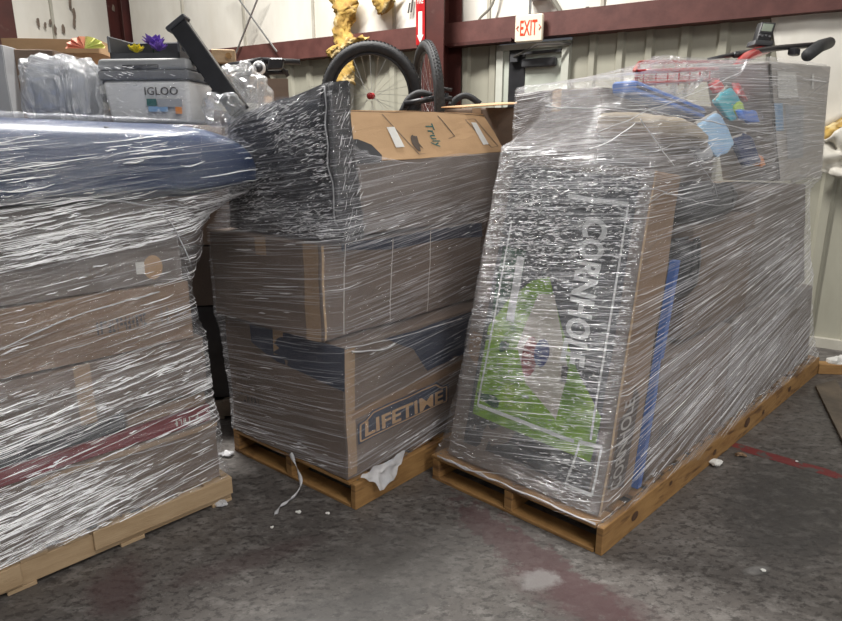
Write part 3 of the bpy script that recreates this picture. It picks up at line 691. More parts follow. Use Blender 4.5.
# ------------------------------------------------------------------ pallets
def pallet(name, label, fr, la, lb, m, ends='a', nstr=3, H=0.13, boards=8, seed=0, group=None, side_mat=None, solid=False):
    b0_ = 0.03 if solid else -0.004
    """stringers run along a; deck boards along b. the near corner is (0,0)"""
    t = thing(name, label, 'pallet', fr.p(0, 0, 0), group)
    rnd = random.Random(seed); A_, B_ = fr.A, fr.B; th = 0.017; sw = 0.045
    for k in range(nstr):
        b = (lb-sw)*k/(nstr-1)
        full = solid and k == 0
        g = MB(); g.box(fr.p(0, b-(0.006 if full else 0), 0.0 if full else th), A_*la, B_*(sw*0.7 if full else sw), Vector((0, 0, H if full else H-2*th)), 0.003); o = g.build('stringer', side_mat if (k == 0 and side_mat) else m, t)
    n = boards
    for k in range(n):
        wdt = 0.095 if k % 3 else 0.13
        a = (la-wdt)*k/(n-1)+rnd.uniform(-0.004, 0.004)*(0 < k < n-1)
        g = MB(); g.box(fr.p(a, b0_, H-th+rnd.uniform(0, 0.002)), A_*wdt, B_*(lb+0.004-b0_+rnd.uniform(-0.006, 0.006)), Vector((0, 0, th)), 0.002); g.build('deck_board', m, t)
        gn = MB()
        for bb in (0.02, lb/2, lb-0.02):
            gn.cbox(fr.p(a+wdt*0.3, bb, H+0.0025), A_*0.008, B_*0.008, Vector((0, 0, 0.002))); gn.cbox(fr.p(a+wdt*0.7, bb, H+0.0025), A_*0.008, B_*0.008, Vector((0, 0, 0.002)))
        gn.build('nail_heads', M['nail'], t, kind='stuff')
    for k in range(max(3, n//2)):
        a = (la-0.10)*k/(max(3, n//2)-1)
        g = MB(); g.box(fr.p(a, b0_+0.002, 0.0), A_*0.10, B_*(lb-b0_), Vector((0, 0, th)), 0.002); g.build('bottom_board', m, t)
    return t
def knot(t, fr, a, z, r):
    n = 14; c = fr.p(a, -0.0085, z); v = [c+fr.A*(r*1.4*math.cos(2*math.pi*i/n)*(1+0.2*nz((i, a, 1))))+Vector((0, 0, r*math.sin(2*math.pi*i/n))) for i in range(n)]
    link('knot', v+[c-fr.B*0.001], [(i, (i+1) % n, n) for i in range(n)], M['knot'], t)
tR = pallet('wooden_pallet', 'long orange-brown wooden pallet under the load at right', FR, 3.08, 0.93, M['wood2'], boards=20, seed=1, solid=True)
for a, z, r in ((0.27, 0.07, 0.022), (0.62, 0.09, 0.012), (1.15, 0.06, 0.016), (1.62, 0.08, 0.03), (1.9, 0.06, 0.014), (2.4, 0.07, 0.02)): knot(tR, FR, a, z, r)
tM = pallet('wooden_pallet', 'wooden pallet under the middle load', FM, 1.16, 0.94, M['wood2'], boards=8, seed=2, solid=True)
knot(tM, FM, 0.2, 0.07, 0.02)
tL = pallet('wooden_pallet', 'pale wooden pallet under the load at left', FL_, 1.35, 0.95, M['woodlight'], boards=9, seed=3)
g = MB(); g.box(FL_.p(0.0, -0.018, 0.045), FL_.A*0.62, LB*0.016, Vector((0, 0, 0.085)), 0.002); g.build('side_board', M['woodlight'], tL)
g = MB(); g.box(FL_.p(0.88, -0.018, 0.035), FL_.A*0.45, LB*0.016, Vector((0, 0, 0.085)), 0.002); g.build('side_board', M['woodlight'], tL)

# ------------------------------------------------------------------ left load
def marks(bx, face, u0, u1, v0, v1, n, m, parent, seed=0, nm='printed_marks'):
    """illegible row of printed characters: short strokes"""
    r = random.Random(seed); v = []; f = []
    for i in range(n):
        x0 = u0+(u1-u0)*i/n; wd_ = (u1-u0)/n*0.72
        for k in range(r.choice((2, 3))):
            if r.random() < 0.5: a0 = x0+wd_*r.uniform(0, 0.7); q = [(a0, v0), (a0+wd_*0.3, v0), (a0+wd_*0.3, v1), (a0, v1)]
            else: h_ = v0+(v1-v0)*r.choice((0, 0.4, 0.78)); q = [(x0, h_), (x0+wd_, h_), (x0+wd_, h_+(v1-v0)*0.22), (x0, h_+(v1-v0)*0.22)]
            b = len(v); v += [bx.F(face, *p, 0.003+0.0002*k) for p in q]; f.append((b, b+1, b+2, b+3))
    return link(nm, v, f, m, parent, kind='stuff')
def arrows(bx, face, u, v, w_, h_, m, parent):
    """this-way-up mark: two arrows"""
    for k in range(2):
        x = u+k*w_*0.6
        bx.decal('handling_mark', face, x, x+w_*0.45, v, v+h_, m, parent, 0.003, shape=[(0.35, 0), (0.65, 0), (0.65, 0.55), (1, 0.55), (0.5, 1), (0, 0.55), (0.35, 0.55)])
t, bx, o = carton('cardboard_box', 'long brown carton lowest in the left load', FL_, (0.035, 1.30), (0.02, 0.9), (0.135, 0.43), M['card2'], wrap='left', seed=2)
bx.decal('tape', 'sideflip', 0.40, 1.0, 0.88, 0.96, M['tape'], t); marks(bx, 'sideflip', 0.93, 0.975, 0.55, 0.7, 3, M['inkgrey'], t, 4)
t, bx, o = carton('flat_box', 'thin crimson flat carton pressed between brown cartons at left', FL_, (0.06, 1.28), (0.015, 0.88), (0.435, 0.505), M['redbox'], wrap='left', dent=0.004)
marks(bx, 'sideflip', 0.86, 0.97, 0.3, 0.7, 7, M['cleartape'], t, 9)
t, bx, o = carton('flat_box', 'thin brown carton above the crimson one, near the right end of left load', FL_, (0.07, 0.42), (0.03, 0.85), (0.51, 0.565), M['card'], wrap='left', dent=0.003)
t, bx, o = carton('flat_box', 'thin black flat carton above the crimson one at left', FL_, (0.43, 1.26), (0.012, 0.85), (0.51, 0.575), M['black'], wrap='left', dent=0.004, tape=None)
t, bx, o = carton('cardboard_box', 'wide brown carton directly over the black and crimson flat ones', FL_, (0.055, 1.26), (0.02, 0.9), (0.582, 0.83), M['card2'], wrap='left', seed=5)
bx.decal('tape', 'sideflip', 0.55, 0.6, 0.0, 1.0, M['tape'], t)
t, bx, o = carton('cardboard_box', 'brown carton with a faded line of print and two arrow marks', FL_, (0.10, 1.25), (0.02, 0.88), (0.836, 1.09), M['card'], wrap='left', seed=7)
marks(bx, 'sideflip', 0.66, 0.83, 0.38, 0.58, 13, M['ink'], t, 2); arrows(bx, 'sideflip', 0.875, 0.32, 0.035, 0.34, M['inkgrey'], t)
arrows(bx, 'sideflip', 0.93, 0.36, 0.02, 0.2, M['inkgrey'], t)
t, bx, o = carton('cardboard_box', 'grey-brown carton with faint print and a round tan patch', FL_, (0.12, 1.24), (0.03, 0.86), (1.096, 1.29), M['cardtaupe'], wrap='left', seed=9)
bx.decal('tape_patch', 'sideflip', 0.855, 0.925, 0.1, 0.62, M['card3'], t, shape=[(0.5+0.5*math.cos(2*math.pi*i/16), 0.5+0.5*math.sin(2*math.pi*i/16)) for i in range(16)])
bx.decal('label', 'sideflip', 0.83, 0.86, 0.25, 0.5, M['paper'], t)
marks(bx, 'sideflip', 0.60, 0.82, 0.3, 0.55, 16, M['inkgrey'], t, 12)
t, bx, o = carton('cardboard_box', 'tan carton just under the navy plastic shell', FL_, (0.16, 1.2), (0.05, 0.8), (1.296, 1.43), M['cardtaupe'], wrap='left', seed=11)

# the blue shell: a long moulded lid with an upturned rounded nose
def shell():
    v = []; f = []; nA, nC = 34, 40
    a0, a1 = -0.31, 1.32
    for i in range(nA+1):
        x = i/nA; a = a0+(a1-a0)*x**1.3
        e = min(1.0, (a-a0)/0.42); e = math.sqrt(max(0.0, 1-(1-e)**2)) if e < 1 else 1
        zt = 1.50+0.235*e**0.75+0.02*(a-0.2)*(a > 0.2); zb = 1.485-0.05*min(1, (a-a0)/0.3)+0.0
        b0 = 0.13-0.17*e**0.9; b1 = 0.50+0.36*e
        cb, cz = (b0+b1)/2, (zt+zb)/2; hb, hz_ = (b1-b0)/2+0.003, (zt-zb)/2+0.004
        for j in range(nC):
            an = 2*math.pi*j/nC; c_, s_ = math.cos(an), math.sin(an); p_ = 0.55
            bb = cb-hb*math.copysign(abs(c_)**0.45, c_); zz = cz+hz_*math.copysign(abs(s_)**p_, s_)
            # lip line along the rim
            if abs(s_+0.55) < 0.12: bb += -0.014*math.copysign(1, c_)
            v.append(FL_.p(a, bb, zz))
    for i in range(nA):
        for j in range(nC): k = (j+1) % nC; f.append((i*nC+j, i*nC+k, (i+1)*nC+k, (i+1)*nC+j))
    f += [tuple(range(nC-1, -1, -1)), tuple(range(nA*nC, (nA+1)*nC))]
    return v, f
t = thing('plastic_shell', 'large navy blue moulded plastic shell across the top of the left load', 'plastic lid', FL_.p(0.5, 0.4, 1.43))
v, f = shell(); o = link('body', v, f, M['blueplastic'], t, True); WRAP['left'].append(o)
g = MB(); P = [onplane(u, v_, FL_.p(0, -0.02), FL_.A) for u, v_ in ((108, 131), (130, 134), (142, 137))]
g.tube(curvep([onplane(u, v_, FL_.p(0, 0.02), FL_.A) for u, v_ in ((104, 128), (122, 132), (138, 133), (146, 137), (136, 138), (118, 134))], 20), 0.007, 6); g.build('grip_recess', M['black'], t, True)

# cooler
cy_ = 2.98; CO = at(107, 128, cy_); CO.z = 1.745
cd = hd(Vector((1, -0.10, 0))); cn = Vector((-cd.y, cd.x, 0))
t = thing('cooler', 'white cooler box with grey lid standing on the navy shell', 'cooler', CO)
cw, cdp, chh = 0.405, 0.30, 0.185
def tbox(O, ex, ey, ez, tin, n=1):  # box narrowing to its base
    i = tin; ux, uy = ex.normalized()*i, ey.normalized()*i
    return [O+ux+uy, O+ex-ux+uy, O+ex+ey-ux-uy, O+ey+ux-uy, O+ez, O+ex+ez, O+ex+ey+ez, O+ey+ez]
def soft(name, c, m, parent, bev=0.015, seg=3):
    g = MB(); g.hexa(c); o = g.build(name, m, parent, True); b = o.modifiers.new('b', 'BEVEL'); b.width = bev; b.segments = seg; b.limit_method = 'ANGLE'; return o
soft('body', tbox(CO, cd*cw, cn*cdp, Vector((0, 0, chh)), 0.015), M['white'], t, 0.02)
soft('lid_rim', tbox(CO+Vector((0, 0, chh))-cd*0.01-cn*0.01, cd*(cw+0.02), cn*(cdp+0.02), Vector((0, 0, 0.04)), 0.0), M['grey'], t, 0.008)
soft('lid', tbox(CO+Vector((0, 0, chh+0.040))-cd*0.006-cn*0.006, cd*(cw+0.012), cn*(cdp+0.012), Vector((0, 0, 0.05)), -0.004), M['midgrey'], t, 0.016)
soft('recess_shade_strip', tbox(CO+Vector((0, 0, chh+0.045))-cn*0.012+cd*0.11, cd*0.17, cn*0.01, Vector((0, 0, 0.018)), 0.0), M['dark'], t, 0.004)  # dark raised strip; the lid recess's shade is in its colour
soft('handle', tbox(CO+Vector((0, 0, 0.10))-cd*0.075+cn*0.06, cd*0.07, cn*0.15, Vector((0, 0, 0.035)), 0.0), M['dark'], t, 0.01)
g = MB(); g.tube(curvep([CO+cn*0.04+Vector((0, 0, 0.19)), CO-cd*0.06+cn*0.04+Vector((0, 0, 0.16)), CO-cd*0.075+cn*0.06+Vector((0, 0, 0.12))], 10), 0.012, 8); g.build('handle_bracket', M['dark'], t, True)
fn = lambda x, y: CO-cn*0.004+cd*(0.20+0.155*x)+Vector((0, 0, 0.120+0.034*y))
text_fn('lettering', 'IGLOO', fn, M['ink'], t, 0.012)
for (x0, x1, z0, z1, mm, lb) in ((0.205, 0.25, 0.075, 0.105, 'inkteal', 'dark green product sticker'), (0.255, 0.37, 0.07, 0.105, 'lightgrey', 'pale product sticker'), (0.21, 0.30, 0.05, 0.072, 'paleblue', 'pale blue sticker'), (0.335, 0.365, 0.04, 0.085, 'orange', 'orange sticker')):
    g = MB(); g.box(CO-cn*0.0065*(1-(z0-0.04)*1.5)+cn*0.009*(1-z0/0.2)+cd*x0+Vector((0, 0, z0))-cn*0.004, cd*(x1-x0), cn*0.002, Vector((0, 0, z1-z0))); g.build('sticker', M[mm], t)['label'] = lb

v = []; uv = []; f = []; K = 24
for j in range(K+1):
    for i in range(K+1):
        p = CO+cd*(-0.015+0.435*i/K)-cn*(0.022)+Vector((0, 0, -0.0+(chh+0.06)*j/K)); p = p-cn*0.012*abs(nz(p, 11))+Vector((0, 0, 0.006*nz(p, 9))); v.append(p); uv.append((i/K*0.43, j/K*0.25))
for j in range(K):
    for i in range(K): a = j*(K+1)+i; f.append((a, a+1, a+K+2, a+K+1))
link('film_skin', v, f, M['film_crinkle'], t, True, uv)
# grey bin on the cooler with flowers
BO = CO+Vector((0, 0, chh+0.092))+cd*(-0.015)+cn*0.12
t = thing('storage_bin', 'dark grey open bin on top of the cooler lid', 'bin', BO)
W_, D_, H_ = cd*0.335, cn*0.20, Vector((0, 0, 0.105))
g = MB()
g.box(BO, W_, D_, Vector((0, 0, 0.006))); g.box(BO, W_, cn*0.006, H_*0.35); g.box(BO+D_-cn*0.006, W_, cn*0.006, H_); g.box(BO, cd*0.006, D_, H_); g.box(BO+W_-cd*0.006, cd*0.006, D_, H_)
g.build('body', M['dark'], t)
g = MB(); g.tube([BO+Vector((0, 0, 0.04)), BO+H_, BO+H_+D_, BO+H_+D_+W_, BO+H_+W_, BO+W_+Vector((0, 0, 0.04))], 0.006, 6); g.build('rim', M['grey'], t)
def flower(p, r, m, label, n=9):
    t = thing('artificial_flower', label, 'flower', p)
    g = MB(); g.tube([p, p+Vector((0.01, 0, r*0.8))], 0.003, 6); g.build('stem', M['darkgreen'], t)
    for k in range(n):
        a = 2*math.pi*k/n; d_ = Vector((math.cos(a), math.sin(a)*0.7, 0.5+0.5*((k*7) % 3)/2)).normalized(); s_ = d_.cross(Vector((0, 0, 1))).normalized()*r*0.32; c = p+Vector((0.01, 0, r*0.8))
        g = MB(); tip = c+d_*r; md = c+d_*r*0.6; up = Vector((0, 0, 0.004))
        g.add([c-up, md-s_-up, tip, md+s_-up, c+up, md-s_+up, tip+up, md+s_+up], [(0, 3, 2, 1), (4, 5, 6, 7), (0, 1, 5, 4), (1, 2, 6, 5), (2, 3, 7, 6), (3, 0, 4, 7)]); g.build('petal', m, t)
flower(BO+cd*0.085+cn*0.06+Vector((0, 0, 0.012)), 0.045, M['yellow'], 'small yellow artificial flower in the dark grey bin')
flower(BO+cd*0.165+cn*0.08+Vector((0, 0, 0.03)), 0.06, M['purple'], 'purple artificial flower in the dark grey bin', 12)
flower(BO+cd*0.20+cn*0.05+Vector((0, 0, 0.012)), 0.05, M['purple'], 'second, lower purple artificial flower beside the first', 9)

# bubble-wrapped bundle beside the cooler
def lump(name, C, ex, ey, ez, m, parent=None, n=26, amp=0.02, fq=9, sq=0.5, seed=0, smooth=True, kind=None):
    """superellipsoid with noise, axes ex ey ez (half sizes)"""
    C, ex, ey, ez = map(Vector, (C, ex, ey, ez)); v = []; f = []; uv = []
    for j in range(n+1):
        ph = math.pi*(j/n-0.5)
        for i in range(2*n):
            th_ = 2*math.pi*i/(2*n)
            def pw(q): return math.copysign(abs(q)**sq, q)
            x, y, z = pw(math.cos(ph))*pw(math.cos(th_)), pw(math.cos(ph))*pw(math.sin(th_)), pw(math.sin(ph))
            p = C+ex*x+ey*y+ez*z; d_ = (p-C).normalized()
            p = p+d_*amp*(nz(p, fq, seed)+0.5*nz(p, fq*2.7, seed)); v.append(p); uv.append((th_*ex.length, j/n*2*ez.length))
    for j in range(n):
        for i in range(2*n): k = (i+1) % (2*n); f.append((j*2*n+i, j*2*n+k, (j+1)*2*n+k, (j+1)*2*n+i))
    return link(name, v, f, m, parent, smooth, uv, loc=C-ez if parent is None else None, kind=kind)
BC = at(66, 96, 2.95); t = thing('wrapped_bundle', 'bubble-wrapped grey bundle left of the white cooler', 'bundle', BC-Vector((0, 0, 0.16)))
lump('contents', BC, cd*0.125, cn*0.12, Vector((0, 0, 0.14)), M['lightgrey'], t, 18, 0.012)
lump('bubble_wrap', BC, cd*0.14, cn*0.14, Vector((0, 0, 0.158)), M['bubble'], t, 40, 0.03, 16, 0.42, 3)

# ribbed black tube bundle
T0 = at(240, 112, 2.95); T1 = at(178, 24, 3.0)
t = thing('black_post', 'black ribbed post sticking up out of a clear bag beside the cooler', 'post', T0)
ax = (T1-T0).normalized(); sx_ = ax.cross(Vector((0, 1, 0))).normalized(); sy_ = ax.cross(sx_).normalized(); LL = (T1-T0).length
g = MB(); g.box(T0-sx_*0.042-sy_*0.02, sx_*0.084, sy_*0.04, ax*LL, 0.004); g.build('core', M['black'], t)
for k in (-1, 0, 1):
    g = MB(); g.tube([T0+sx_*0.03*k-sy_*0.022, T1+sx_*0.03*k-sy_*0.022], 0.012, 10); g.build('rail', M['black'], t, True)
g = MB(); g.cbox(T1, sx_*0.104, sy_*0.06, ax*0.022, 0.004); g.build('end_cap', M['dark'], t)
for k in range(5):
    c = T1-ax*(0.10+0.055*k)-sx_*(-0.040); g = MB(); g.cbox(c, sx_*0.022, sy_*0.02, ax*0.022, 0.003); g.build('lug', M['dark'], t)
lump('plastic_bag', at(245, 90, 3.1), Vector((0.10, 0, 0)), Vector((0, 0.10, 0)), Vector((0.0, 0, 0.12)), M['bag'], None, 30, 0.07, 9, 0.8, 8)
tag(bpy.data.objects['plastic_bag'], 'clear plastic bag bunched around the foot of the black post', 'bag')

def ptFn(P_, sx__, sz__, ex__, ez__, nn__):
    def fn(u, v):
        if not (0 <= u <= sx__ and 0 <= v <= sz__): return None
        p = P_+ex__*u+ez__*v; return p+nn__*0.006*abs(nz(p, 11)), nn__
    return fn
crease_mesh('film_creases', ptFn(CO-cd*0.01-cn*0.034, 0.42, 0.24, cd, Vector((0, 0, 1)), -cn), 500, bpy.data.objects['cooler'], lambda p: min(1, max(0.03, 0.3+1.5*nz(p, 8, 2)-0.8*(abs((p-CO).dot(cd)-0.27) < 0.09 and p.z > CO.z+0.06))), (0, 0.42), (0, 0.24), length=(0.006, 0.035), wid=(0.0006, 0.0016), slope=lambda u, v: -0.3, seed=25, segs=3)
o_ = lump('film_bundle', at(222, 106, 2.9), Vector((0.09, 0, 0)), Vector((0, 0.08, 0)), Vector((0, 0, 0.06)), M['bag'], None, 26, 0.05, 10, 0.8, 18); tag(o_, 'crumpled clear film between the white cooler and the black case', 'plastic film')
# paper fan
FC = at(84, 44, 3.3); t = thing('paper_fan', 'coral and lime paper fan lying behind the cooler', 'paper fan', FC-Vector((0, 0, 0.03)))
for k in range(14):
    a0_, a1_ = math.pi*k/14, math.pi*(k+1)/14; r = 0.095
    m_ = M['pink'] if k > 6 else M['limepaper']
    c = FC; g = MB(); p0 = c+Vector((r*math.cos(a0_), 0.02*(k % 2), 0.6*r*math.sin(a0_)-0.02)); p1 = c+Vector((r*math.cos(a1_), 0.02*((k+1) % 2), 0.6*r*math.sin(a1_)-0.02)); e = Vector((0, 0.004, 0)); c = c-Vector((0, 0, 0.02))
    g.add([c, p0, p1, c+e, p0+e, p1+e], [(0, 1, 2), (5, 4, 3), (0, 3, 4, 1), (1, 4, 5, 2), (2, 5, 3, 0)]); g.build('pleat', m_, t)

# ------------------------------------------------------------------ middle load
t, bx, o = carton('cardboard_box', 'big carton printed with a framed word, lowest in the middle load', FM, (0.0, 1.14), (0.04, 0.93), (0.135, 0.79), M['cardmid'], wrap='middle', seed=21, dent=0.008)
bx.decal('navy_print_band', 'side', 0.22, 1.0, 0.60, 0.97, M['inkblue'], t, 0.002, 10, shape=[(0.35, 0), (1, 0.12), (1, 1), (0.0, 1.0), (0.22, 0.62)])
bx.decal('navy_print_band', 'front', 0.25, 1.0, 0.68, 0.99, M['inkblue'], t, 0.002, 10, shape=[(0, 0.55), (0.3, 0.2), (1, 0.0), (1, 1), (0, 1)])
bx.decal('tan_stripe', 'side', 0.02, 1.0, 0.44, 0.62, M['card'], t, 0.0022, shape=[(0, 0), (1, 0.45), (1, 1), (0.0, 0.35)])
# the framed word
frm = [(0.06, 0.245), (0.06, 0.40), (0.10, 0.41), (0.145, 0.455), (0.56, 0.475), (0.60, 0.42), (0.64, 0.415), (0.64, 0.26), (0.06, 0.245)]
bx.decal('framed_panel', 'side', 0.06, 0.64, 0.245, 0.475, M['inkblue'], t, 0.003, shape=[((a-0.06)/0.58, (b-0.245)/0.23) for a, b in frm[:-1]])
bx.frame_line('frame_border', 'side', [(0.075, 0.262), (0.075, 0.385), (0.11, 0.398), (0.152, 0.438), (0.552, 0.458), (0.592, 0.405), (0.625, 0.40), (0.625, 0.272), (0.075, 0.262)], 0.010, M['card3'], t, 0.0045)
word_on(bx, 'LIFETIME', 'side', 0.10, 0.60, 0.280, 0.390, M['card3'], t, 0.025, 0.005)
bx.decal('label', 'front', 0.06, 0.24, 0.30, 0.44, M['inkgrey'], t); marks(bx, 'front', 0.09, 0.3, 0.30, 0.37, 6, M['ink'], t, 5)
bx.decal('tape', 'side', 0.0, 0.05, 0.03, 0.98, M['tape'], t)
t, bx, o = carton('cardboard_box', 'plain brown carton above the big printed one in the middle', FM, (-0.03, 1.12), (0.13, 0.96), (0.80, 1.235), M['cardmid'], wrap='middle', seed=24, dent=0.009)
bx.decal('navy_print_band', 'side', 0.10, 1.0, 0.80, 0.99, M['inkblue'], t, 0.002, shape=[(0, 0.6), (0.3, 0.3), (0.7, 0.25), (1, 0.0), (1, 1), (0, 1)])
bx.decal('tape', 'front', 0.86, 0.98, 0.0, 1.0, M['tape'], t)
for u_ in (0.10, 0.36, 0.60): bx.frame_line('strap', 'side', [(u_, 0.02), (u_+0.02, 0.98)], 0.005, M['cleartape'], t, 0.004)
bx.decal('torn_edge', 'side', 0.0, 0.012, 0.02, 1.0, M['cardedge'], t, 0.003)
# black soft tote on top
tc_ = [FM.p(0.03, 0.06, 1.25), FM.p(0.15, 0.06, 1.25), FM.p(0.15, 0.88, 1.25), FM.p(0.03, 0.88, 1.25),
       FM.p(0.01, 0.08, 1.885), FM.p(0.12, 0.08, 1.895), FM.p(0.14, 0.82, 1.79), FM.p(0.03, 0.82, 1.78)]
t = thing('black_case', 'tall black soft case wrapped in crinkled film on the middle load', 'case', FM.p(0.2, 0.5, 1.25))
bb = Box(tc_, 0.022, 31, 0.05); v, f = bb.mesh(12); o = link('body', v, f, M['black'], t, True); WRAP['middle'].append(o)
g = MB(); g.tube([bb.F('front', 0.93+0.02*math.sin(i), 0.03+0.95*i/14, 0.006) for i in range(15)], 0.008, 8); g.build('piping', M['black'], t, True)
for k in range(3):
    g = MB(); g.tube([bb.F('front', 0.985-0.015*k+0.004*math.sin(i*1.3+k), 0.02+0.96*i/16, 0.012) for i in range(17)], 0.0035, 6); g.build('film_crease', M['film_rope'] if k == 1 else M['black'], t, True)
# crinkled film skin of the case
v = []; uv = []; f = []; K = 46
for j in range(K+1):
    for i in range(K*2+1):
        if i <= K: p = bb.F('front', i/K, j/K, 0.014)
        else: p = bb.F('side', (i-K)/K, j/K, 0.014)
        p = p+Vector((nz(p, 16), nz(p, 16, 5), nz(p, 14, 9)))*0.014+Vector((0, 0, 0)); v.append(p); uv.append((i/K*0.7, j/K*0.6))
for j in range(K):
    for i in range(2*K): a = j*(2*K+1)+i; f.append((a, a+1, a+2*K+2, a+2*K+1))
link('film_skin', v, f, M['film_black'], t, True, uv)
crease_mesh('film_creases', faceFn(bb, 'front', 0.76, 0.6, 0.024), 2600, t, lambda p: min(1, max(0.05, 0.5+1.8*nz(p, 3.5, 4))), (0, 0.76), (0, 0.6), length=(0.008, 0.07), wid=(0.0008, 0.0026), slope=lambda u, v: 0.16, seed=5, segs=3)
crease_mesh('film_creases', faceFn(bb, 'side', 0.12, 0.6, 0.022), 200, t, lambda p: 0.5, (0, 0.12), (0, 0.6), length=(0.006, 0.03), wid=(0.0008, 0.002), slope=lambda u, v: 1.5, seed=6, segs=3)

# tan carton with tipped upper half
sl = [FM.p(0.18, 0.14, 1.25), FM.p(1.24, 0.16, 1.25), FM.p(1.24, 0.55, 1.25), FM.p(0.18, 0.55, 1.25),
      FM.p(0.16, 0.12, 1.575), FM.p(1.33, 0.12, 1.61), FM.p(1.33, 0.60, 1.61), FM.p(0.16, 0.60, 1.575)]
t = thing('cardboard_box', 'tan slumped carton with teal lettering on its tipped top half', 'box', FM.p(0.7, 0.35, 1.25))
b1 = Box(sl, 0.006, 41); v, f = b1.mesh(); o = link('lower_half', v, f, M['cardtaupe'], t); WRAP['middle'].append(o)
su = sl[4:8]+[FM.p(0.15, 0.24, 1.80), FM.p(1.27, 0.24, 1.825), FM.p(1.27, 0.66, 1.80), FM.p(0.15, 0.66, 1.80)]
b2 = Box(su, 0.008, 43); v, f = b2.mesh(); o2 = link('upper_half', v, f, M['card3'], t)
WT = dict(off=0.004)
word_on(b2, 'Truly', 'side', 0.49, 0.56, 0.22, 0.72, M['inkteal'], t, 0.01, 0.004, -90)
b2.frame_line('printed_frame', 'side', [(0.27, 0.92), (0.38, 0.10), (0.42, 0.10)], 0.006, M['inkgrey'], t)
b2.frame_line('printed_frame', 'side', [(0.62, 0.90), (0.67, 0.45), (0.62, 0.40)], 0.006, M['ink'], t)
b2.frame_line('printed_frame', 'side', [(0.82, 0.82), (0.90, 0.12), (0.96, 0.16), (0.90, 0.85), (0.82, 0.82)], 0.006, M['inkgrey'], t)
b2.decal('label', 'side', 0.26, 0.31, 0.25, 0.65, M['paper'], t, 0.004, label='small white shipping label')
b2.decal('handhole', 'side', 0.37, 0.43, 0.15, 0.5, M['card4'], t, 0.003, shape=[(0.5+0.5*math.cos(math.pi*(0.5+i/10)), 0.5+0.5*math.sin(math.pi*(0.5+i/10))) for i in range(11)]+[(0.9, 0.9), (0.35, 0.5), (0.9, 0.1)])
b2.decal('handhole', 'side', 0.85, 0.89, 0.2, 0.75, M['paper'], t, 0.004)
b2.decal('dark_wedge', 'side', -0.02, 0.16, -0.02, 0.45, M['dark'], t, 0.004, shape=[(0, 0), (0.9, 0), (1, 0.25), (0.85, 0.7), (0.5, 0.95), (0, 1)])  # dark wedge over the lower left corner
b2.frame_line('flap_seam', 'side', [(0.0, 0.985), (0.35, 0.96), (0.62, 0.99), (1.0, 0.94)], 0.012, M['seam'], t, 0.002)
# carton behind it
t, bx, o = carton('cardboard_box', 'brown carton with loose flap behind the tan slumped carton', FM, (1.40, 1.80), (0.06, 0.7), (0.9, 1.86), M['card2'], seed=47)
g = MB(); g.hexa([FM.p(1.1, 0.24, 1.845), FM.p(1.50, 0.04, 1.88), FM.p(1.52, 0.3, 1.89), FM.p(1.1, 0.4, 1.85), FM.p(1.1, 0.24, 1.851), FM.p(1.50, 0.04, 1.886), FM.p(1.52, 0.3, 1.896), FM.p(1.1, 0.4, 1.856)]); g.build('flap', M['card3'], t)

# loose end of film trailing to the floor
def ribbon(name, pts, wd_, m, label, cat, seed=0, parent=None):
    P = curvep(pts, 40); v = []; f = []
    for i, p in enumerate(P):
        a = i*0.35; d_ = Vector((math.cos(a), 0.4*math.sin(a), 0.6*math.sin(a*1.3+seed)))*wd_*(0.6+0.5*nz(p, 20, seed)); v += [p-d_, p+d_*0.2+Vector((0, 0, wd_*0.5)), p+d_]
    for i in range(40):
        for k in range(2): a = i*3+k; f.append((a, a+1, a+4, a+3))
    o = link(name, v, f, m, parent, True, loc=P[-1])
    s_ = o.modifiers.new('s', 'SOLIDIFY'); s_.thickness = 0.0015
    return tag(o, label, cat) if parent is None else o
ribbon('film_tail', [FM.p(-0.02, 0.42, 0.16), fl(301, 482, 0.07), fl(293, 497, 0.02), fl(281, 506, 0.012), fl(275, 515, 0.012)], 0.012, M['film_rope'], 'twisted tail of clear film trailing from the middle pallet to the floor', 'film scrap', 1)
def scrap(u, v_, r, label, m=M['paper'], seed=0, cat='litter', grp=None, nm='paper_scrap', flat=0.4, z=0.0, amp=0.5):
    c = fl(u, v_, z); o = lump(nm, c+Vector((0, 0, r*flat)), Vector((r, 0, 0)), Vector((0, r*0.7, 0)), Vector((0, 0, r*flat)), m, None, 9, r*amp, 2.2/r*0.5, 1.0, seed, False)
    mn = min(q.co.z for q in o.data.vertices)+o.location.z
    o.location.z -= mn-z-0.001
    return tag(o, label, cat, grp)

# ------------------------------------------------------------------ right load
# leaning printed game box
q0, q1 = (0.045, 0.14)
cA = [FR.p(0.05, 0.045, 0.145), FR.p(0.32, 0.045, 0.145), FR.p(0.32, 0.87, 0.145), FR.p(0.05, 0.87, 0.145),
      None, None, None, None]
TR = onplane(655, 170, FR.p(0, 0.03), RA); TLf = onplane(503, 150, FR.p(0, 0.70), RA)
cA[4] = TR; cA[7] = TLf; cA[5] = TR+RA*0.24-Vector((0, 0, 0.03)); cA[6] = TLf+RA*0.24-Vector((0, 0, 0.03))
t = thing('game_box', 'tall leaning black and lime CORNHOLE game carton on the right pallet', 'box', FR.p(0.18, 0.45, 0.145))
bx = Box(cA, 0.007, 51); v, f = bx.mesh(12); o = link('body', v, f, M['card'], t); WRAP['right'].append(o)
bx.decal('front_print', 'front', 0.0, 1.0, 0.0, 1.0, M['cardtaupe'], t, 0.0015, 12, label='grey front face')
bx.decal('dark_panel', 'front', 0.10, 0.93, 0.06, 0.97, M['photodark'], t, 0.003, 14, label='charcoal printed picture area')
bx.decal('green_band', 'front', 0.13, 0.30, 0.20, 0.72, M['darkgreen'], t, 0.0042, 8, label='dark green strip of the picture')
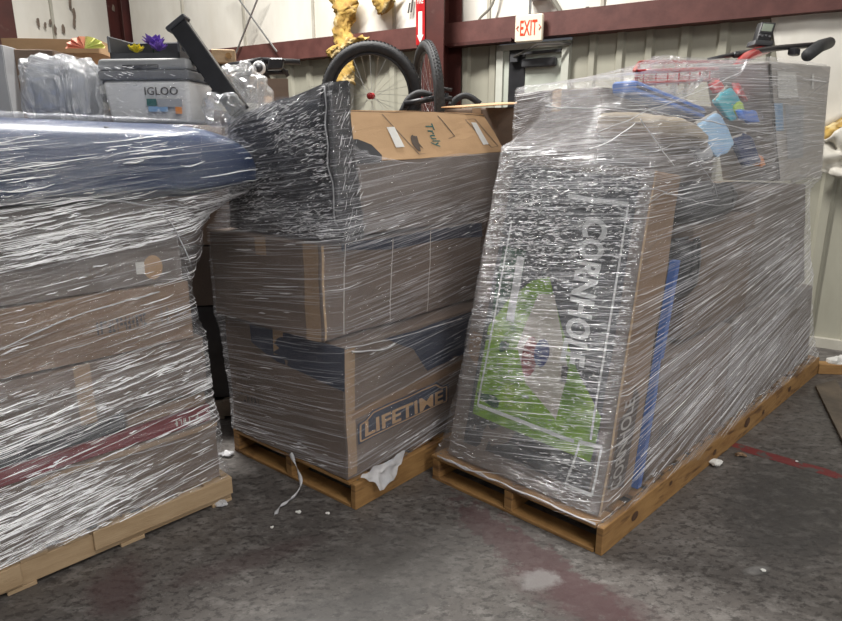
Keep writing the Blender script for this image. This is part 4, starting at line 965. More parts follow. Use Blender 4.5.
bx.decal('lawn_picture', 'front', 0.13, 0.93, 0.15, 0.66, M['green'], t, 0.0050, label='lime green lawn picture', shape=[(0.0, 0.04), (0.97, 0.0), (1.0, 0.28), (0.78, 0.50), (0.60, 0.74), (0.45, 1.0), (0.30, 0.95), (0.12, 0.80), (0.0, 0.62)])
bx.decal('board_picture', 'front', 0.34, 0.70, 0.24, 0.62, M['skin_tan'], t, 0.0062, label='pale game board in the picture', shape=[(0.30, 0.22), (0.92, 0.0), (1.0, 0.42), (0.55, 0.98), (0.25, 0.95), (0.02, 0.5)])
bx.decal('ball_picture', 'front', 0.39, 0.50, 0.345, 0.475, M['brick'], t, 0.0072, shape=[(0.5+0.5*math.cos(2*math.pi*i/12), 0.5+0.5*math.sin(2*math.pi*i/12)) for i in range(12)])
bx.decal('ball_picture', 'front', 0.47, 0.57, 0.385, 0.475, M['bluecloth'], t, 0.0078, shape=[(0.5+0.5*math.cos(2*math.pi*i/12), 0.5+0.5*math.sin(2*math.pi*i/12)) for i in range(12)])
bx.decal('hole_picture', 'front', 0.66, 0.70, 0.36, 0.41, M['ink'], t, 0.0074)
bx.frame_line('white_frame', 'front', [(0.16, 0.80), (0.16, 0.205), (0.80, 0.195)], 0.012, M['whiteink'], t, 0.0080)
bx.frame_line('white_frame', 'front', [(0.89, 0.22), (0.89, 0.90), (0.52, 0.90)], 0.012, M['whiteink'], t, 0.0080)
bx.frame_line('white_frame', 'front', [(0.80, 0.055), (0.955, 0.055), (0.955, 0.21), (0.83, 0.20), (0.80, 0.055)], 0.012, M['whiteink'], t, 0.0080)
word_on(bx, 'CORNHOLE', 'front', 0.64, 0.79, 0.42, 0.85, M['whiteink'], t, 0.035, 0.0085, -90)
bx.decal('white_strip', 'front', 0.245, 0.30, 0.50, 0.70, M['whiteink'], t, 0.008)
bx.decal('side_label', 'side', 0.12, 0.80, 0.04, 0.38, M['card4'], t, 0.003, shape=[(0.0, 0.10), (0.85, 0.0), (0.9, 0.86), (0.55, 1.0), (0.4, 0.8), (0.05, 0.72)])
word_on(bx, 'CORNHOLE', 'side', 0.22, 0.56, 0.055, 0.34, M['palecard'], t, 0.02, 0.005, 90)
bx.decal('torn_edge', 'side', 0.0, 0.07, 0.0, 1.0, M['cardedge'], t, 0.002, 10, label='torn cardboard corner edge')
v = []; uv = []; f = []; K = 60
for j in range(K+1):
    for i in range(K+1):
        p = bx.F('front', i/K, j/K, 0.013); p = p+Vector((nz(p, 14), nz(p, 14, 5), nz(p, 14, 9)))*0.006; v.append(p); uv.append((i/K*0.85, j/K*1.4))
for j in range(K):
    for i in range(K): a = j*(K+1)+i; f.append((a, a+1, a+K+2, a+K+1))
link('film_skin', v, f, M['film_crinkle'], t, True, uv)
crease_mesh('film_creases', faceFn(bx, 'front', 0.85, 1.4, 0.019), 8500, t, lambda p: min(1, max(0.06, 0.22+1.0*nz(p, 3.0, 4)+0.5*(p.z > 1.2))), (0, 0.85), (0, 1.4), length=(0.006, 0.05), wid=(0.0006, 0.0018), slope=lambda u, v: 0.18, seed=15, segs=3)
# blue-edged folded board
P0 = onplane(641, 505, FR.p(0, 0.0), RA); P1 = onplane(684, 262, FR.p(0, 0.0), RA); P0 = FR.p(0.365, 0.035, 0.145); P1 = P1+RB*0.03; P1.z = 1.17
t = thing('folding_board', 'tall grey leaning board with a bright blue edge strip', 'board', P0)
g = MB(); e = RB*0.72; g.hexa([P0+RB*0.03, P0+RA*0.06+RB*0.03, P0+RA*0.06+e, P0+e, P1+RB*0.03, P1+RA*0.06+RB*0.03, P1+RA*0.06+e, P1+e]); o = g.build('panel', M['dark'], t); WRAP['right'].append(o)
g = MB(); e = RB*0.03; g.hexa([P0, P0+RA*0.036, P0+RA*0.036+e, P0+e, P1, P1+RA*0.036, P1+RA*0.036+e, P1+e]); g.build('edge_strip', M['edgeblue'], t); 
# big cartons filling the length of the pallet
BLK = {}
t, bx, o = carton('cardboard_box', 'low printed carton next to the blue-edged board', FR, (0.46, 1.30), (0.03, 0.9), (0.145, 0.74), M['card2'], wrap='right', seed=61)
marks(bx, 'side', 0.06, 0.22, 0.32, 0.42, 4, M['ink'], t, 3); arrows(bx, 'side', 0.24, 0.28, 0.10, 0.22, M['inkgrey'], t); bx.decal('dark_panel', 'side', 0.02, 0.16, 0.55, 0.85, M['inkgrey'], t)
t, bx, o = carton('cardboard_box', 'low taupe carton in the middle of the long pallet', FR, (1.31, 2.12), (0.03, 0.9), (0.145, 0.76), M['cardtaupe'], wrap='right', seed=62)
t, bx, o = carton('cardboard_box', 'low taupe carton at the far end of the long pallet', FR, (2.13, 2.95), (0.04, 0.9), (0.145, 0.72), M['cardtaupe'], wrap='right', seed=63, top=(0, -0.18, 0, 0))
t, bx, o = carton('cardboard_box', 'upper brown carton behind the black bag on the right load', FR, (0.72, 1.50), (0.05, 0.9), (0.765, 1.30), M['card2'], wrap='right', seed=64)
t, bx, o = carton('cardboard_box', 'upper taupe carton at the far end of the right load', FR, (1.51, 2.62), (0.06, 0.9), (0.765, 1.42), M['cardtaupe'], wrap='right', seed=65, top=(0, -0.30, 0, 0))
# black duffel lying at the corner of the cartons
def duffel(C, L, H, Wd, label, m, nm='duffel_bag', seed=0, sqv=0.6, amp=0.02):
    t = thing(nm, label, 'bag', C-Vector((0, 0, H)))
    o = lump('body', C, RA*L, RB*Wd, Vector((0, 0, H)), m, t, 22, amp, 6, sqv, seed); g = MB()
    g.tube(curvep([C-RA*L*0.4-RB*Wd*0.95+Vector((0, 0, -H*0.2)), C-RA*L*0.3-RB*Wd*0.95+Vector((0, 0, H*0.9)), C+RA*L*0.3-RB*Wd*0.95+Vector((0, 0, H*0.9)), C+RA*L*0.4-RB*Wd*0.95+Vector((0, 0, -H*0.2))], 16), 0.009, 8); g.build('strap', M['black'], t, True)
    g = MB(); g.tube([C-RA*L*0.75+Vector((0, 0, H*0.98)), C+RA*L*0.75+Vector((0, 0, H*0.98))], 0.006, 6); g.build('zip', M['grey'], t, True)
    WRAP['right'].append(o); return t
duffel(FR.p(0.93, 0.18, 1.39), 0.30, 0.085, 0.16, 'black duffel bag pressed flat under the wrap beside the printed game carton', M['dark'], seed=4)
duffel(FR.p(0.66, 0.08, 1.12), 0.085, 0.13, 0.07, 'small black pouch jammed above the bright blue edge strip', M['black'], 'pouch', 7)
# things on top, under the film
t, bx, o = carton('cardboard_box', 'dark brown carton at the rear left top of the right load', FR, (0.55, 1.02), (0.46, 0.92), (1.40, 1.90), M['card4'], wrap='right', seed=66, top=(0.02, 0.1, 0, 0))
khC = onplane(655, 135, FR.p(0, 0.25), RA)
t = thing('khaki_cushion', 'khaki padded cushion lying over the top of the game carton', 'cushion', khC-Vector((0, 0, 0.09)))
o = lump('body', khC, RA*0.22+Vector((0, 0, -0.05)), RB*0.20, Vector((0, 0, 0.055)), M['khaki'], t, 26, 0.035, 7, 0.6, 3); WRAP['right'].append(o)
g = MB(); g.tube([khC+(RA*0.22-Vector((0, 0, 0.05)))*math.cos(2*math.pi*i/30)*0.97-RB*0.2*math.sin(2*math.pi*i/30)*0.97 for i in range(30)], 0.006, 6, True); g.build('piping', M['khaki'], t, True)
def bar(name, pts, r, m, label, cat, n=10, wrap=None):
    g = MB(); g.tube(pts, r, n); o = tag(g.build(name, m, None, True, loc=pts[0]), label, cat)
    if wrap: WRAP[wrap].append(o)
    return o
def rp(u, v_, b): return onplane(u, v_, FR.p(0, b), RA)
# blue scoop / bar
t = thing('snow_shovel_blade', 'flat bright blue plastic bar slanting across the top of the right load', 'plastic bar', rp(640, 82, 0.35))
a_, b_ = rp(637, 80, 0.35), rp(706, 108, 0.30); d_ = (b_-a_); g = MB(); g.box(a_, d_, RB*0.12, Vector((0, 0, -0.055)), 0.008); o = g.build('bar', M['brightblue'], t)
t.name = 'blue_plastic_bar'
g = MB(); g.box(a_-RB*0.004+Vector((0, 0, -0.02)), d_, RB*0.004, Vector((0, 0, -0.012))); g.build('groove', M['navycloth'], t); WRAP['right'].append(o)
# red wire basket
t = thing('wire_basket', 'bright red wire basket flattened on top of the right load', 'basket', rp(640, 76, 0.5))
r0, r1, r2, r3 = rp(634, 72, 0.42), rp(735, 68, 0.40), rp(748, 62, 0.75), rp(640, 62, 0.80)
def loop(pts, r): g = MB(); g.tube(pts, r, 8, True); return g
def lerp4(x, y, dz=0): return r0.lerp(r1, x).lerp(r3.lerp(r2, x), y)+Vector((0, 0, dz))
rim = [lerp4(x, 0) for x in (0.03, 0.35, 0.65, 0.97)]+[lerp4(1, y) for y in (0.1, 0.9)]+[lerp4(x, 1) for x in (0.97, 0.6, 0.3, 0.03)]+[lerp4(0, y) for y in (0.9, 0.1)]
loop(rim, 0.011).build('rim', M['red'], t, True); loop([p-Vector((0, 0, 0.055)) for p in rim], 0.007).build('rim', M['red'], t, True)
for k in range(9): g = MB(); x = 0.08+0.105*k; g.tube([lerp4(x, 0), lerp4(x, 0.03, -0.07), lerp4(x, 0.97, -0.07), lerp4(x, 1)], 0.004, 6); g.build('wire', M['red'], t, True)
for k in range(4): g = MB(); y = 0.15+0.22*k; g.tube([lerp4(0, y), lerp4(0.02, y, -0.07), lerp4(0.98, y, -0.07), lerp4(1, y)], 0.004, 6); g.build('wire', M['red'], t, True)
# packets
def packet(u, v_, b, w_, h_, m, label, tilt=0.2, seed=0, nm='packet'):
    C = rp(u, v_, b); ex = (RA*math.cos(tilt)+Vector((0, 0, math.sin(tilt))))*w_/2; ez = (Vector((0, 0, math.cos(tilt)))-RA*math.sin(tilt))*h_/2+RB*h_*0.25
    t = thing(nm, label, 'packet', C-Vector((0, 0, h_/2)))
    o = lump('pouch', C, ex, RB*0.02, ez, m, t, 16, 0.02, 14, 0.4, seed); WRAP['right'].append(o)
    g = MB(); g.cbox(C+ez*1.02, ex*1.9, RB*0.004, ez*0.12); g.build('crimped_seal', M['cleartape'], t)
    return t
packet(728, 104, 0.22, 0.17, 0.12, M['teal'], 'turquoise packet in the top right of the load', 0.5, 1)
packet(740, 92, 0.30, 0.14, 0.08, M['coral'], 'coral red packet just left of the dark upright line', -0.2, 2)
packet(716, 87, 0.34, 0.10, 0.06, M['coral'], 'small coral packet beneath the red basket', 0.2, 3)
packet(738, 110, 0.18, 0.08, 0.07, M['limepk'], 'small lime packet beside the turquoise one', 0.3, 4)
packet(748, 116, 0.15, 0.20, 0.06, M['brightblue'], 'long deep blue packet under the coral and lime ones', 0.0, 5)
packet(715, 135, 0.12, 0.24, 0.16, M['paleblue'], 'pale blue packet in the centre of the right load top', 0.25, 6)
packet(745, 150, 0.10, 0.20, 0.14, M['navycloth'], 'navy packet above the black duffel bag', 0.15, 7)
packet(758, 162, 0.07, 0.05, 0.05, M['orange'], 'tiny orange packet beside the navy one', 0.4, 8)
packet(700, 150, 0.10, 0.16, 0.09, M['lightgrey'], 'light grey packet on top of the black duffel bag', 0.1, 9)
# tall wrapped panel at the far end
pa, pb = rp(768, 58, 0.15), rp(832, 58, 0.15)
t = thing('tall_carton', 'tall pale grey carton standing at the far right of the right load', 'box', FR.p(1.7, 0.3, 1.42))
aa, ab = (pa-FR.N).dot(RA)+0.0, (pb-FR.N).dot(RA)
pc, pd = rp(776, 200, 0.15), rp(818, 196, 0.15)
c_ = [Vector((pc.x, pc.y, 1.44)), Vector((pd.x, pd.y, 1.44)), Vector((pd.x, pd.y, 1.44))+RB*0.32, Vector((pc.x, pc.y, 1.44))+RB*0.32, Vector((pa.x, pa.y, 2.075)), Vector((pb.x, pb.y, 2.14)), Vector((pb.x, pb.y, 2.14))+RB*0.32, Vector((pa.x, pa.y, 2.075))+RB*0.32]
bx = Box(c_, 0.006, 71); v, f = bx.mesh(); o = link('body', v, f, M['palecard'], t); WRAP['right'].append(o)
bx.decal('label', 'side', 0.10, 0.40, 0.72, 0.93, M['paper'], t, 0.004, label='white slanted shipping label'); bx.decal('label', 'side', 0.66, 0.70, 0.8, 0.93, M['paper'], t, 0.004)
bx.decal('printed_panel', 'side', 0.20, 0.52, 0.20, 0.66, M['lightgrey'], t, 0.003); bx.decal('printed_panel', 'side', 0.03, 0.16, 0.45, 0.68, M['paleblue'], t, 0.003)
bx.frame_line('edge_line', 'side', [(0.01, 0.02), (0.01, 0.98)], 0.03, M['ink'], t, 0.004)  # dark upright line along the left edge
t, bx, o = carton('cardboard_box', 'grey carton behind the coloured packets on the right load', FR, (1.04, 1.86), (0.44, 0.90), (1.43, 1.86), M['cardtaupe'], wrap='right', seed=72)
# exercise bike console and handlebar
C0 = rp(765, 33, 0.45)
t = thing('exercise_console', 'black exercise machine console with grey display on top of the right load', 'console', C0-Vector((0, 0, 0.09)))
ux = hd(Vector((0.94, 0.34, 0)))*1.0; uz = Vector((0.06, 0.15, 1)).normalized(); uy = ux.cross(uz)*-1
if uy.y < 0: uy = -uy
def cb(name, cx, cz, w_, h_, d0, d1, m, sk=0.0, bev=0.006):
    O = C0+ux*(cx-w_/2)+uz*(cz-h_/2)+uy*d0; c8 = [O, O+ux*w_, O+ux*w_+uy*(d1-d0), O+uy*(d1-d0)]; c8 += [q+uz*h_+ux*sk for q in c8]
    return soft(name, c8, m, t, bev)
cb('housing', 0, 0.01, 0.115, 0.115, 0, 0.045, M['black'], 0.03); cb('bezel', 0.003, 0.03, 0.100, 0.062, -0.004, 0.002, M['dark'], 0.015, 0.002)
cb('display', 0.004, 0.032, 0.082, 0.045, -0.007, -0.003, M['lcd'], 0.012, 0.001)
for k, x in enumerate((-0.05, -0.03, 0.0, 0.03)): cb('button', x+0.005, -0.015-0.004*(k % 2), 0.018, 0.012, -0.006, 0.001, M['grey'], 0.003, 0.002)
cb('base', -0.01, -0.062, 0.15, 0.034, -0.01, 0.06, M['dark'], 0.01)
h0, h1, h2, h3 = rp(735, 55, 0.45), rp(770, 49, 0.42), rp(812, 45, 0.36), rp(832, 41, 0.30)
t = thing('handlebar', 'black handlebar with foam grip beside the exercise console', 'handlebar', h1)
g = MB(); g.tube(curvep([h0, h1, h2, rp(816, 44, 0.36)], 20), 0.019, 10); g.build('tube', M['black'], t, True)
g = MB(); g.tube([rp(808, 55, 0.26), rp(820, 46, 0.30), rp(829, 43, 0.33)], [0.040, 0.042, 0.040], 14); g.build('grip', M['rubber'], t, True)
g = MB(); g.cbox(rp(794, 52, 0.36), RA*0.09, RB*0.05, Vector((0, 0, 0.045)), 0.006); g.build('bracket', M['black'], t)
g = MB(); g.tube(curvep([rp(735, 68, 0.40), rp(745, 58, 0.42), rp(758, 52, 0.45), rp(768, 50, 0.45)], 12), [0.02+0.012*math.sin(math.pi*i/12) for i in range(13)], 10); g.build('red_stem', M['red'], t, True)['label'] = 'glossy red stem under the console'
h4 = MB(); h4.tube([rp(708, 59, 0.5), rp(742, 53, 0.46)], [0.006, 0.018], 8); h4.build('lever', M['black'], t, True)
# white panel lying flat on top
g = MB(); pz = [rp(640, 72, 0.75), rp(760, 66, 0.55), rp(822, 52, 0.80), rp(700, 52, 1.05)]
# ------------------------------------------------------------------ the load behind
bk = Frame(at(190, 200, 4.0), hd(Vector((1, 0.55, 0))), hd(Vector((-0.55, 1, 0))))
bk.N.z = 0
def bp(u, v_, y): return at(u, v_, y)
def simple_carton(name, label, u0, u1, vt, vb, y, dp, m, seed, cat='box', yaw=0.12, dent=0.006):
    a = at(u0, vb, y); b = at(u1, vb, y); zt = at(u0, vt, y).z; zb = a.z
    d_ = hd((b-a)+Vector((0, yaw, 0))*(b-a).length); L_ = (b-a).length; n_ = Vector((-d_.y, d_.x, 0))
    fr = Frame(a, d_, n_); return carton(name, label, fr, (0, L_), (0, dp), (zb, zt), m, seed=seed, dent=dent)
floorz = 0.0
tB = pallet('wooden_pallet', 'dark pallet in the gap between the left and middle loads', Frame(Vector((-1.72, 3.55, 0)), hd(Vector((1, 0.12, 0))), hd(Vector((-0.12, 1, 0)))), 1.3, 1.0, M['wooddark'], seed=9)
FB = Frame(Vector((-1.72, 3.55, 0)), hd(Vector((1, 0.12, 0))), hd(Vector((-0.12, 1, 0))))
t, bx, o = carton('cardboard_box', 'darkest carton at the bottom of the gap between loads', FB, (0.02, 1.24), (0.03, 0.95), (0.135, 0.72), M['black'], seed=81)
bx.decal('label', 'side', 0.52, 0.62, 0.45, 0.95, M['grey'], t)
t, bx, o = carton('cardboard_box', 'dark brown carton with bold black print in the gap between loads', FB, (0.04, 1.22), (0.02, 0.95), (0.725, 1.08), M['card4'], seed=82)
marks(bx, 'side', 0.47, 0.60, 0.40, 0.62, 4, M['ink'], t, 8)
t, bx, o = carton('cardboard_box', 'reddish brown carton upper in the gap between loads', FB, (0.05, 1.2), (0.02, 0.95), (1.085, 1.42), M['card2'], seed=83)
t, bx, o = carton('cardboard_box', 'low carton under the clear bag behind the left load', FB, (0.1, 1.15), (0.05, 0.9), (1.425, 1.70), M['card4'], seed=84)
# far loads peeping over the top
simple_carton('cardboard_box', 'brown carton at the far left behind the bubble-wrapped bundle', 8, 60, 48, 120, 3.6, 0.5, M['card2'], 91)
simple_carton('cardboard_box', 'film-hazed pale carton at the extreme left edge', -60, 9, 44, 120, 3.45, 0.4, M['lightgrey'], 92)
simple_carton('cardboard_box', 'flat tan carton lying behind the bundle under the wall panel', 2, 96, 38, 52, 4.2, 0.6, M['card3'], 93)
simple_carton('cardboard_box', 'small brown carton behind the clear bag', 262, 290, 78, 112, 4.0, 0.4, M['card2'], 94, yaw=0.3)
# tall supports for those far loads: cartons standing on the floor behind the left load
FK = Frame(Vector((-4.1, 4.3, 0)), hd(Vector((1, 0.05, 0))), hd(Vector((-0.05, 1, 0))))
t, bx, o = carton('cardboard_box', 'tall brown carton stood on the floor behind the left load', FK, (0, 2.75), (0, 1.0), (0.0, 1.88), M['card2'], seed=95)
t, bx, o = carton('cardboard_box', 'wide brown carton under the bicycle wheels behind the middle load', Frame(Vector((-1.2, 4.35, 0)), hd(Vector((1, 0.02, 0))), hd(Vector((-0.02, 1, 0)))), (0, 1.9), (0, 1.0), (0.0, 1.74), M['card2'], seed=96)
# wooden block and clutter on the beam line
g = MB(); c = at(224, 57, 4.6); g.cbox(c, Vector((0.15, 0.03, 0)), Vector((-0.02, 0.1, 0)), Vector((0, 0, 0.085)), 0.004)
tb = thing('wood_block', 'short pale wood block behind the black post', 'wood block', c-Vector((0, 0, 0.05))); g.build('block', M['woodlight'], tb)
g = MB(); c2_ = c+Vector((0.05, -0.06, 0)); g.tube([c2_, c2_+Vector((0, -0.01, 0))], 0.02, 12); g.build('end_grain', M['wood'], tb)
g = MB(); c = at(224, 57, 4.6); 
t, bx, o = simple_carton('cardboard_box', 'carton under the pale wood block behind the black post', 205, 250, 62, 100, 4.6, 0.4, M['card4'], 97)
# dark bicycle drivetrain clutter
def bikeframe():
    c = at(262, 68, 4.5); t = thing('bicycle', 'dark bicycle lying on its side left of the big tyre', 'bicycle', c-Vector((0, 0, 0.1)))
    for a, b, r in (((228, 66), (262, 60), 0.02), ((262, 60), (300, 62), 0.018), ((240, 74), (288, 72), 0.016), ((262, 60), (268, 80), 0.02), ((248, 62), (242, 76), 0.014), ((276, 60), (288, 76), 0.014)):
        g = MB(); g.tube([at(*a, 4.5), at(*b, 4.55)], r, 8); g.build('frame_tube', M['black'], t, True)
    cc = at(259, 68, 4.42); R_ = 0.032
    g = MB(); g.tube([cc+Vector((R_*math.cos(2*math.pi*i/24), 0, R_*math.sin(2*math.pi*i/24))) for i in range(24)], 0.013, 8, True); g.build('white_ring', M['white'], t, True)['label'] = 'white plastic ring'
    g = MB(); g.tube([cc+Vector((0, 0.02, 0)), cc-Vector((0, 0.02, 0))], 0.028, 12); g.build('crank', M['dark'], t, True)
    g = MB(); g.cbox(at(276, 64, 4.45), Vector((0.10, 0, 0)), Vector((0, 0.05, 0)), Vector((0.02, 0, 0.07)), 0.008); g.build('pedal', M['black'], t)
    g = MB(); g.cbox(at(236, 69, 4.45), Vector((0.12, 0, 0.03)), Vector((0, 0.06, 0)), Vector((0, 0, 0.045)), 0.008); g.build('saddle', M['black'], t)
bikeframe()
# bicycle wheels
bike = thing('bicycle', 'bicycle whose red-hubbed wheel and turned second wheel rise above the tan carton', 'bicycle', at(400, 120, 4.3))
def wheel(C, R_, ax_, hubm, tm=0.030, spokes=28):
    ax_ = ax_.normalized(); e1 = Vector((0, 0, 1)); e1 = (e1-ax_*e1.dot(ax_)).normalized(); e2 = ax_.cross(e1)
    P = lambda a, r, o=0: C+(e1*math.cos(a)+e2*math.sin(a))*r+ax_*o
    n = 56; g = MB(); g.tube([P(2*math.pi*i/n, R_-tm) for i in range(n)], tm, 12, True); ty = g.build('wheel', M['rubber'], bike, True); ty['_org'] = bike['_org']
    g = MB()
    for i in range(84):
        a = 2*math.pi*i/84
        for o in (-0.014, 0.0, 0.014): g.cbox(P(a+(0.02 if o else 0), R_-0.001-(0.005 if o else 0), o), ax_*0.009, (e2*math.cos(a)-e1*math.sin(a))*0.014, (e1*math.cos(a)+e2*math.sin(a))*0.008)
    g.build('tread', M['rubber'], ty, kind='stuff')
    g = MB(); g.tube([P(2*math.pi*i/n, R_-2*tm-0.006) for i in range(n)], 0.011, 8, True); g.build('rim', M['black'], ty, True)
    g = MB(); g.tube([C-ax_*0.035, C-ax_*0.034, C-ax_*0.03, C+ax_*0.03, C+ax_*0.034, C+ax_*0.035], [0.001, 0.022, 0.014, 0.014, 0.022, 0.001], 14); g.build('hub', hubm, ty, True)
    for i in range(spokes):
        a = 2*math.pi*i/spokes; s_ = 1 if i % 2 else -1; g = MB(); g.tube([P(a+0.5*(1 if i % 4 < 2 else -1), 0.028, 0.03*s_), P(a, R_-2*tm-0.006)], 0.0014, 4); g.build('spoke', M['steel'], ty)
wheel(at(371, 96, 4.45), 0.345, Vector((0.16, 1, 0.05)), M['red'], 0.036)
wheel(at(427, 100, 4.35), 0.365, Vector((1, 0.22, 0.05)), M['red'], 0.033)
for a, b, r in (((404, 104), (436, 98), 0.018), ((436, 98), (452, 99), 0.018), ((436, 90), (440, 104), 0.014), ((447, 93), (444, 104), 0.012), ((440, 88), (452, 90), 0.010)):
    g = MB(); g.tube([at(*a, 4.15), at(*b, 4.15)], r, 8); g.build('frame_tube', M['black'], bike, True)
g = MB(); g.tube(curvep([at(u, v_, 4.2) for u, v_ in ((402, 112), (409, 99), (420, 93), (432, 96))], 14), 0.022, 8); tag(g.build('tyre_section', M['rubber'], None, True, loc=at(402, 112, 4.2)), 'arc of black tyre low between the two wheels', 'tyre')
g = MB(); g.tube(curvep([at(u, v_, 4.2) for u, v_ in ((450, 106), (458, 98), (468, 96), (480, 104))], 14), 0.02, 8); tag(g.build('tyre_section', M['rubber'], None, True, loc=at(450, 106, 4.2)), 'arc of black tyre right of the red column foot', 'tyre')
# ------------------------------------------------------------------ floor clutter
scrap(836, 372, 0.075, 'crumpled white paper by the loose plank at right', seed=1, nm='crumpled_paper', flat=0.7)
scrap(741, 456, 0.030, 'curled brown scrap beside the long pallet', M['card'], 2, amp=0.8, flat=0.3)
scrap(716, 466, 0.034, 'white scrap half under the long pallet', M['paper'], 3)
scrap(225, 456, 0.045, 'white film scrap on the floor between left and middle pallets', M['film_rope'], 4, flat=0.3)
scrap(298, 513, 0.012, 'tiny white fleck nearest the film tail', M['paper'], 5)
scrap(328, 514, 0.010, 'tiny white fleck in front of the middle pallet', M['paper'], 6)
scrap(272, 528, 0.008, 'tiny white fleck lowest before the middle pallet', M['paper'], 7)
scrap(222, 506, 0.030, 'small clear film scrap at the corner of the left pallet', M['film_rope'], 8, flat=0.4)
scrap(763, 571, 0.012, 'white speck on the open floor at lower right', M['paper'], 9, flat=0.2)
scrap(797, 462, 0.008, 'white speck on the painted red line', M['paper'], 10)
# plank at far right
g = MB(); a, b = fl(815, 388), fl(846, 452); d_ = hd(b-a); n_ = Vector((-d_.y, d_.x, 0))
g.box(a, d_*(b-a).length, n_*-0.0+Vector((0.22, 0.12, 0)), Vector((0, 0, 0.02)), 0.003)
tag(g.build('wood_plank', M['wooddark'], loc=a), 'weathered grey board lying on the floor at right edge', 'plank')
g = MB(); g.box(fl(818, 374, 0.0), RA*0.0+hd(Vector((1, -0.12, 0)))*0.20, hd(Vector((0.12, 1, 0)))*0.09, Vector((0, 0, 0.075)), 0.003)
tag(g.build('wood_block', M['wood'], loc=fl(818, 374)), 'short wood block at the far end of the long pallet', 'wood block')

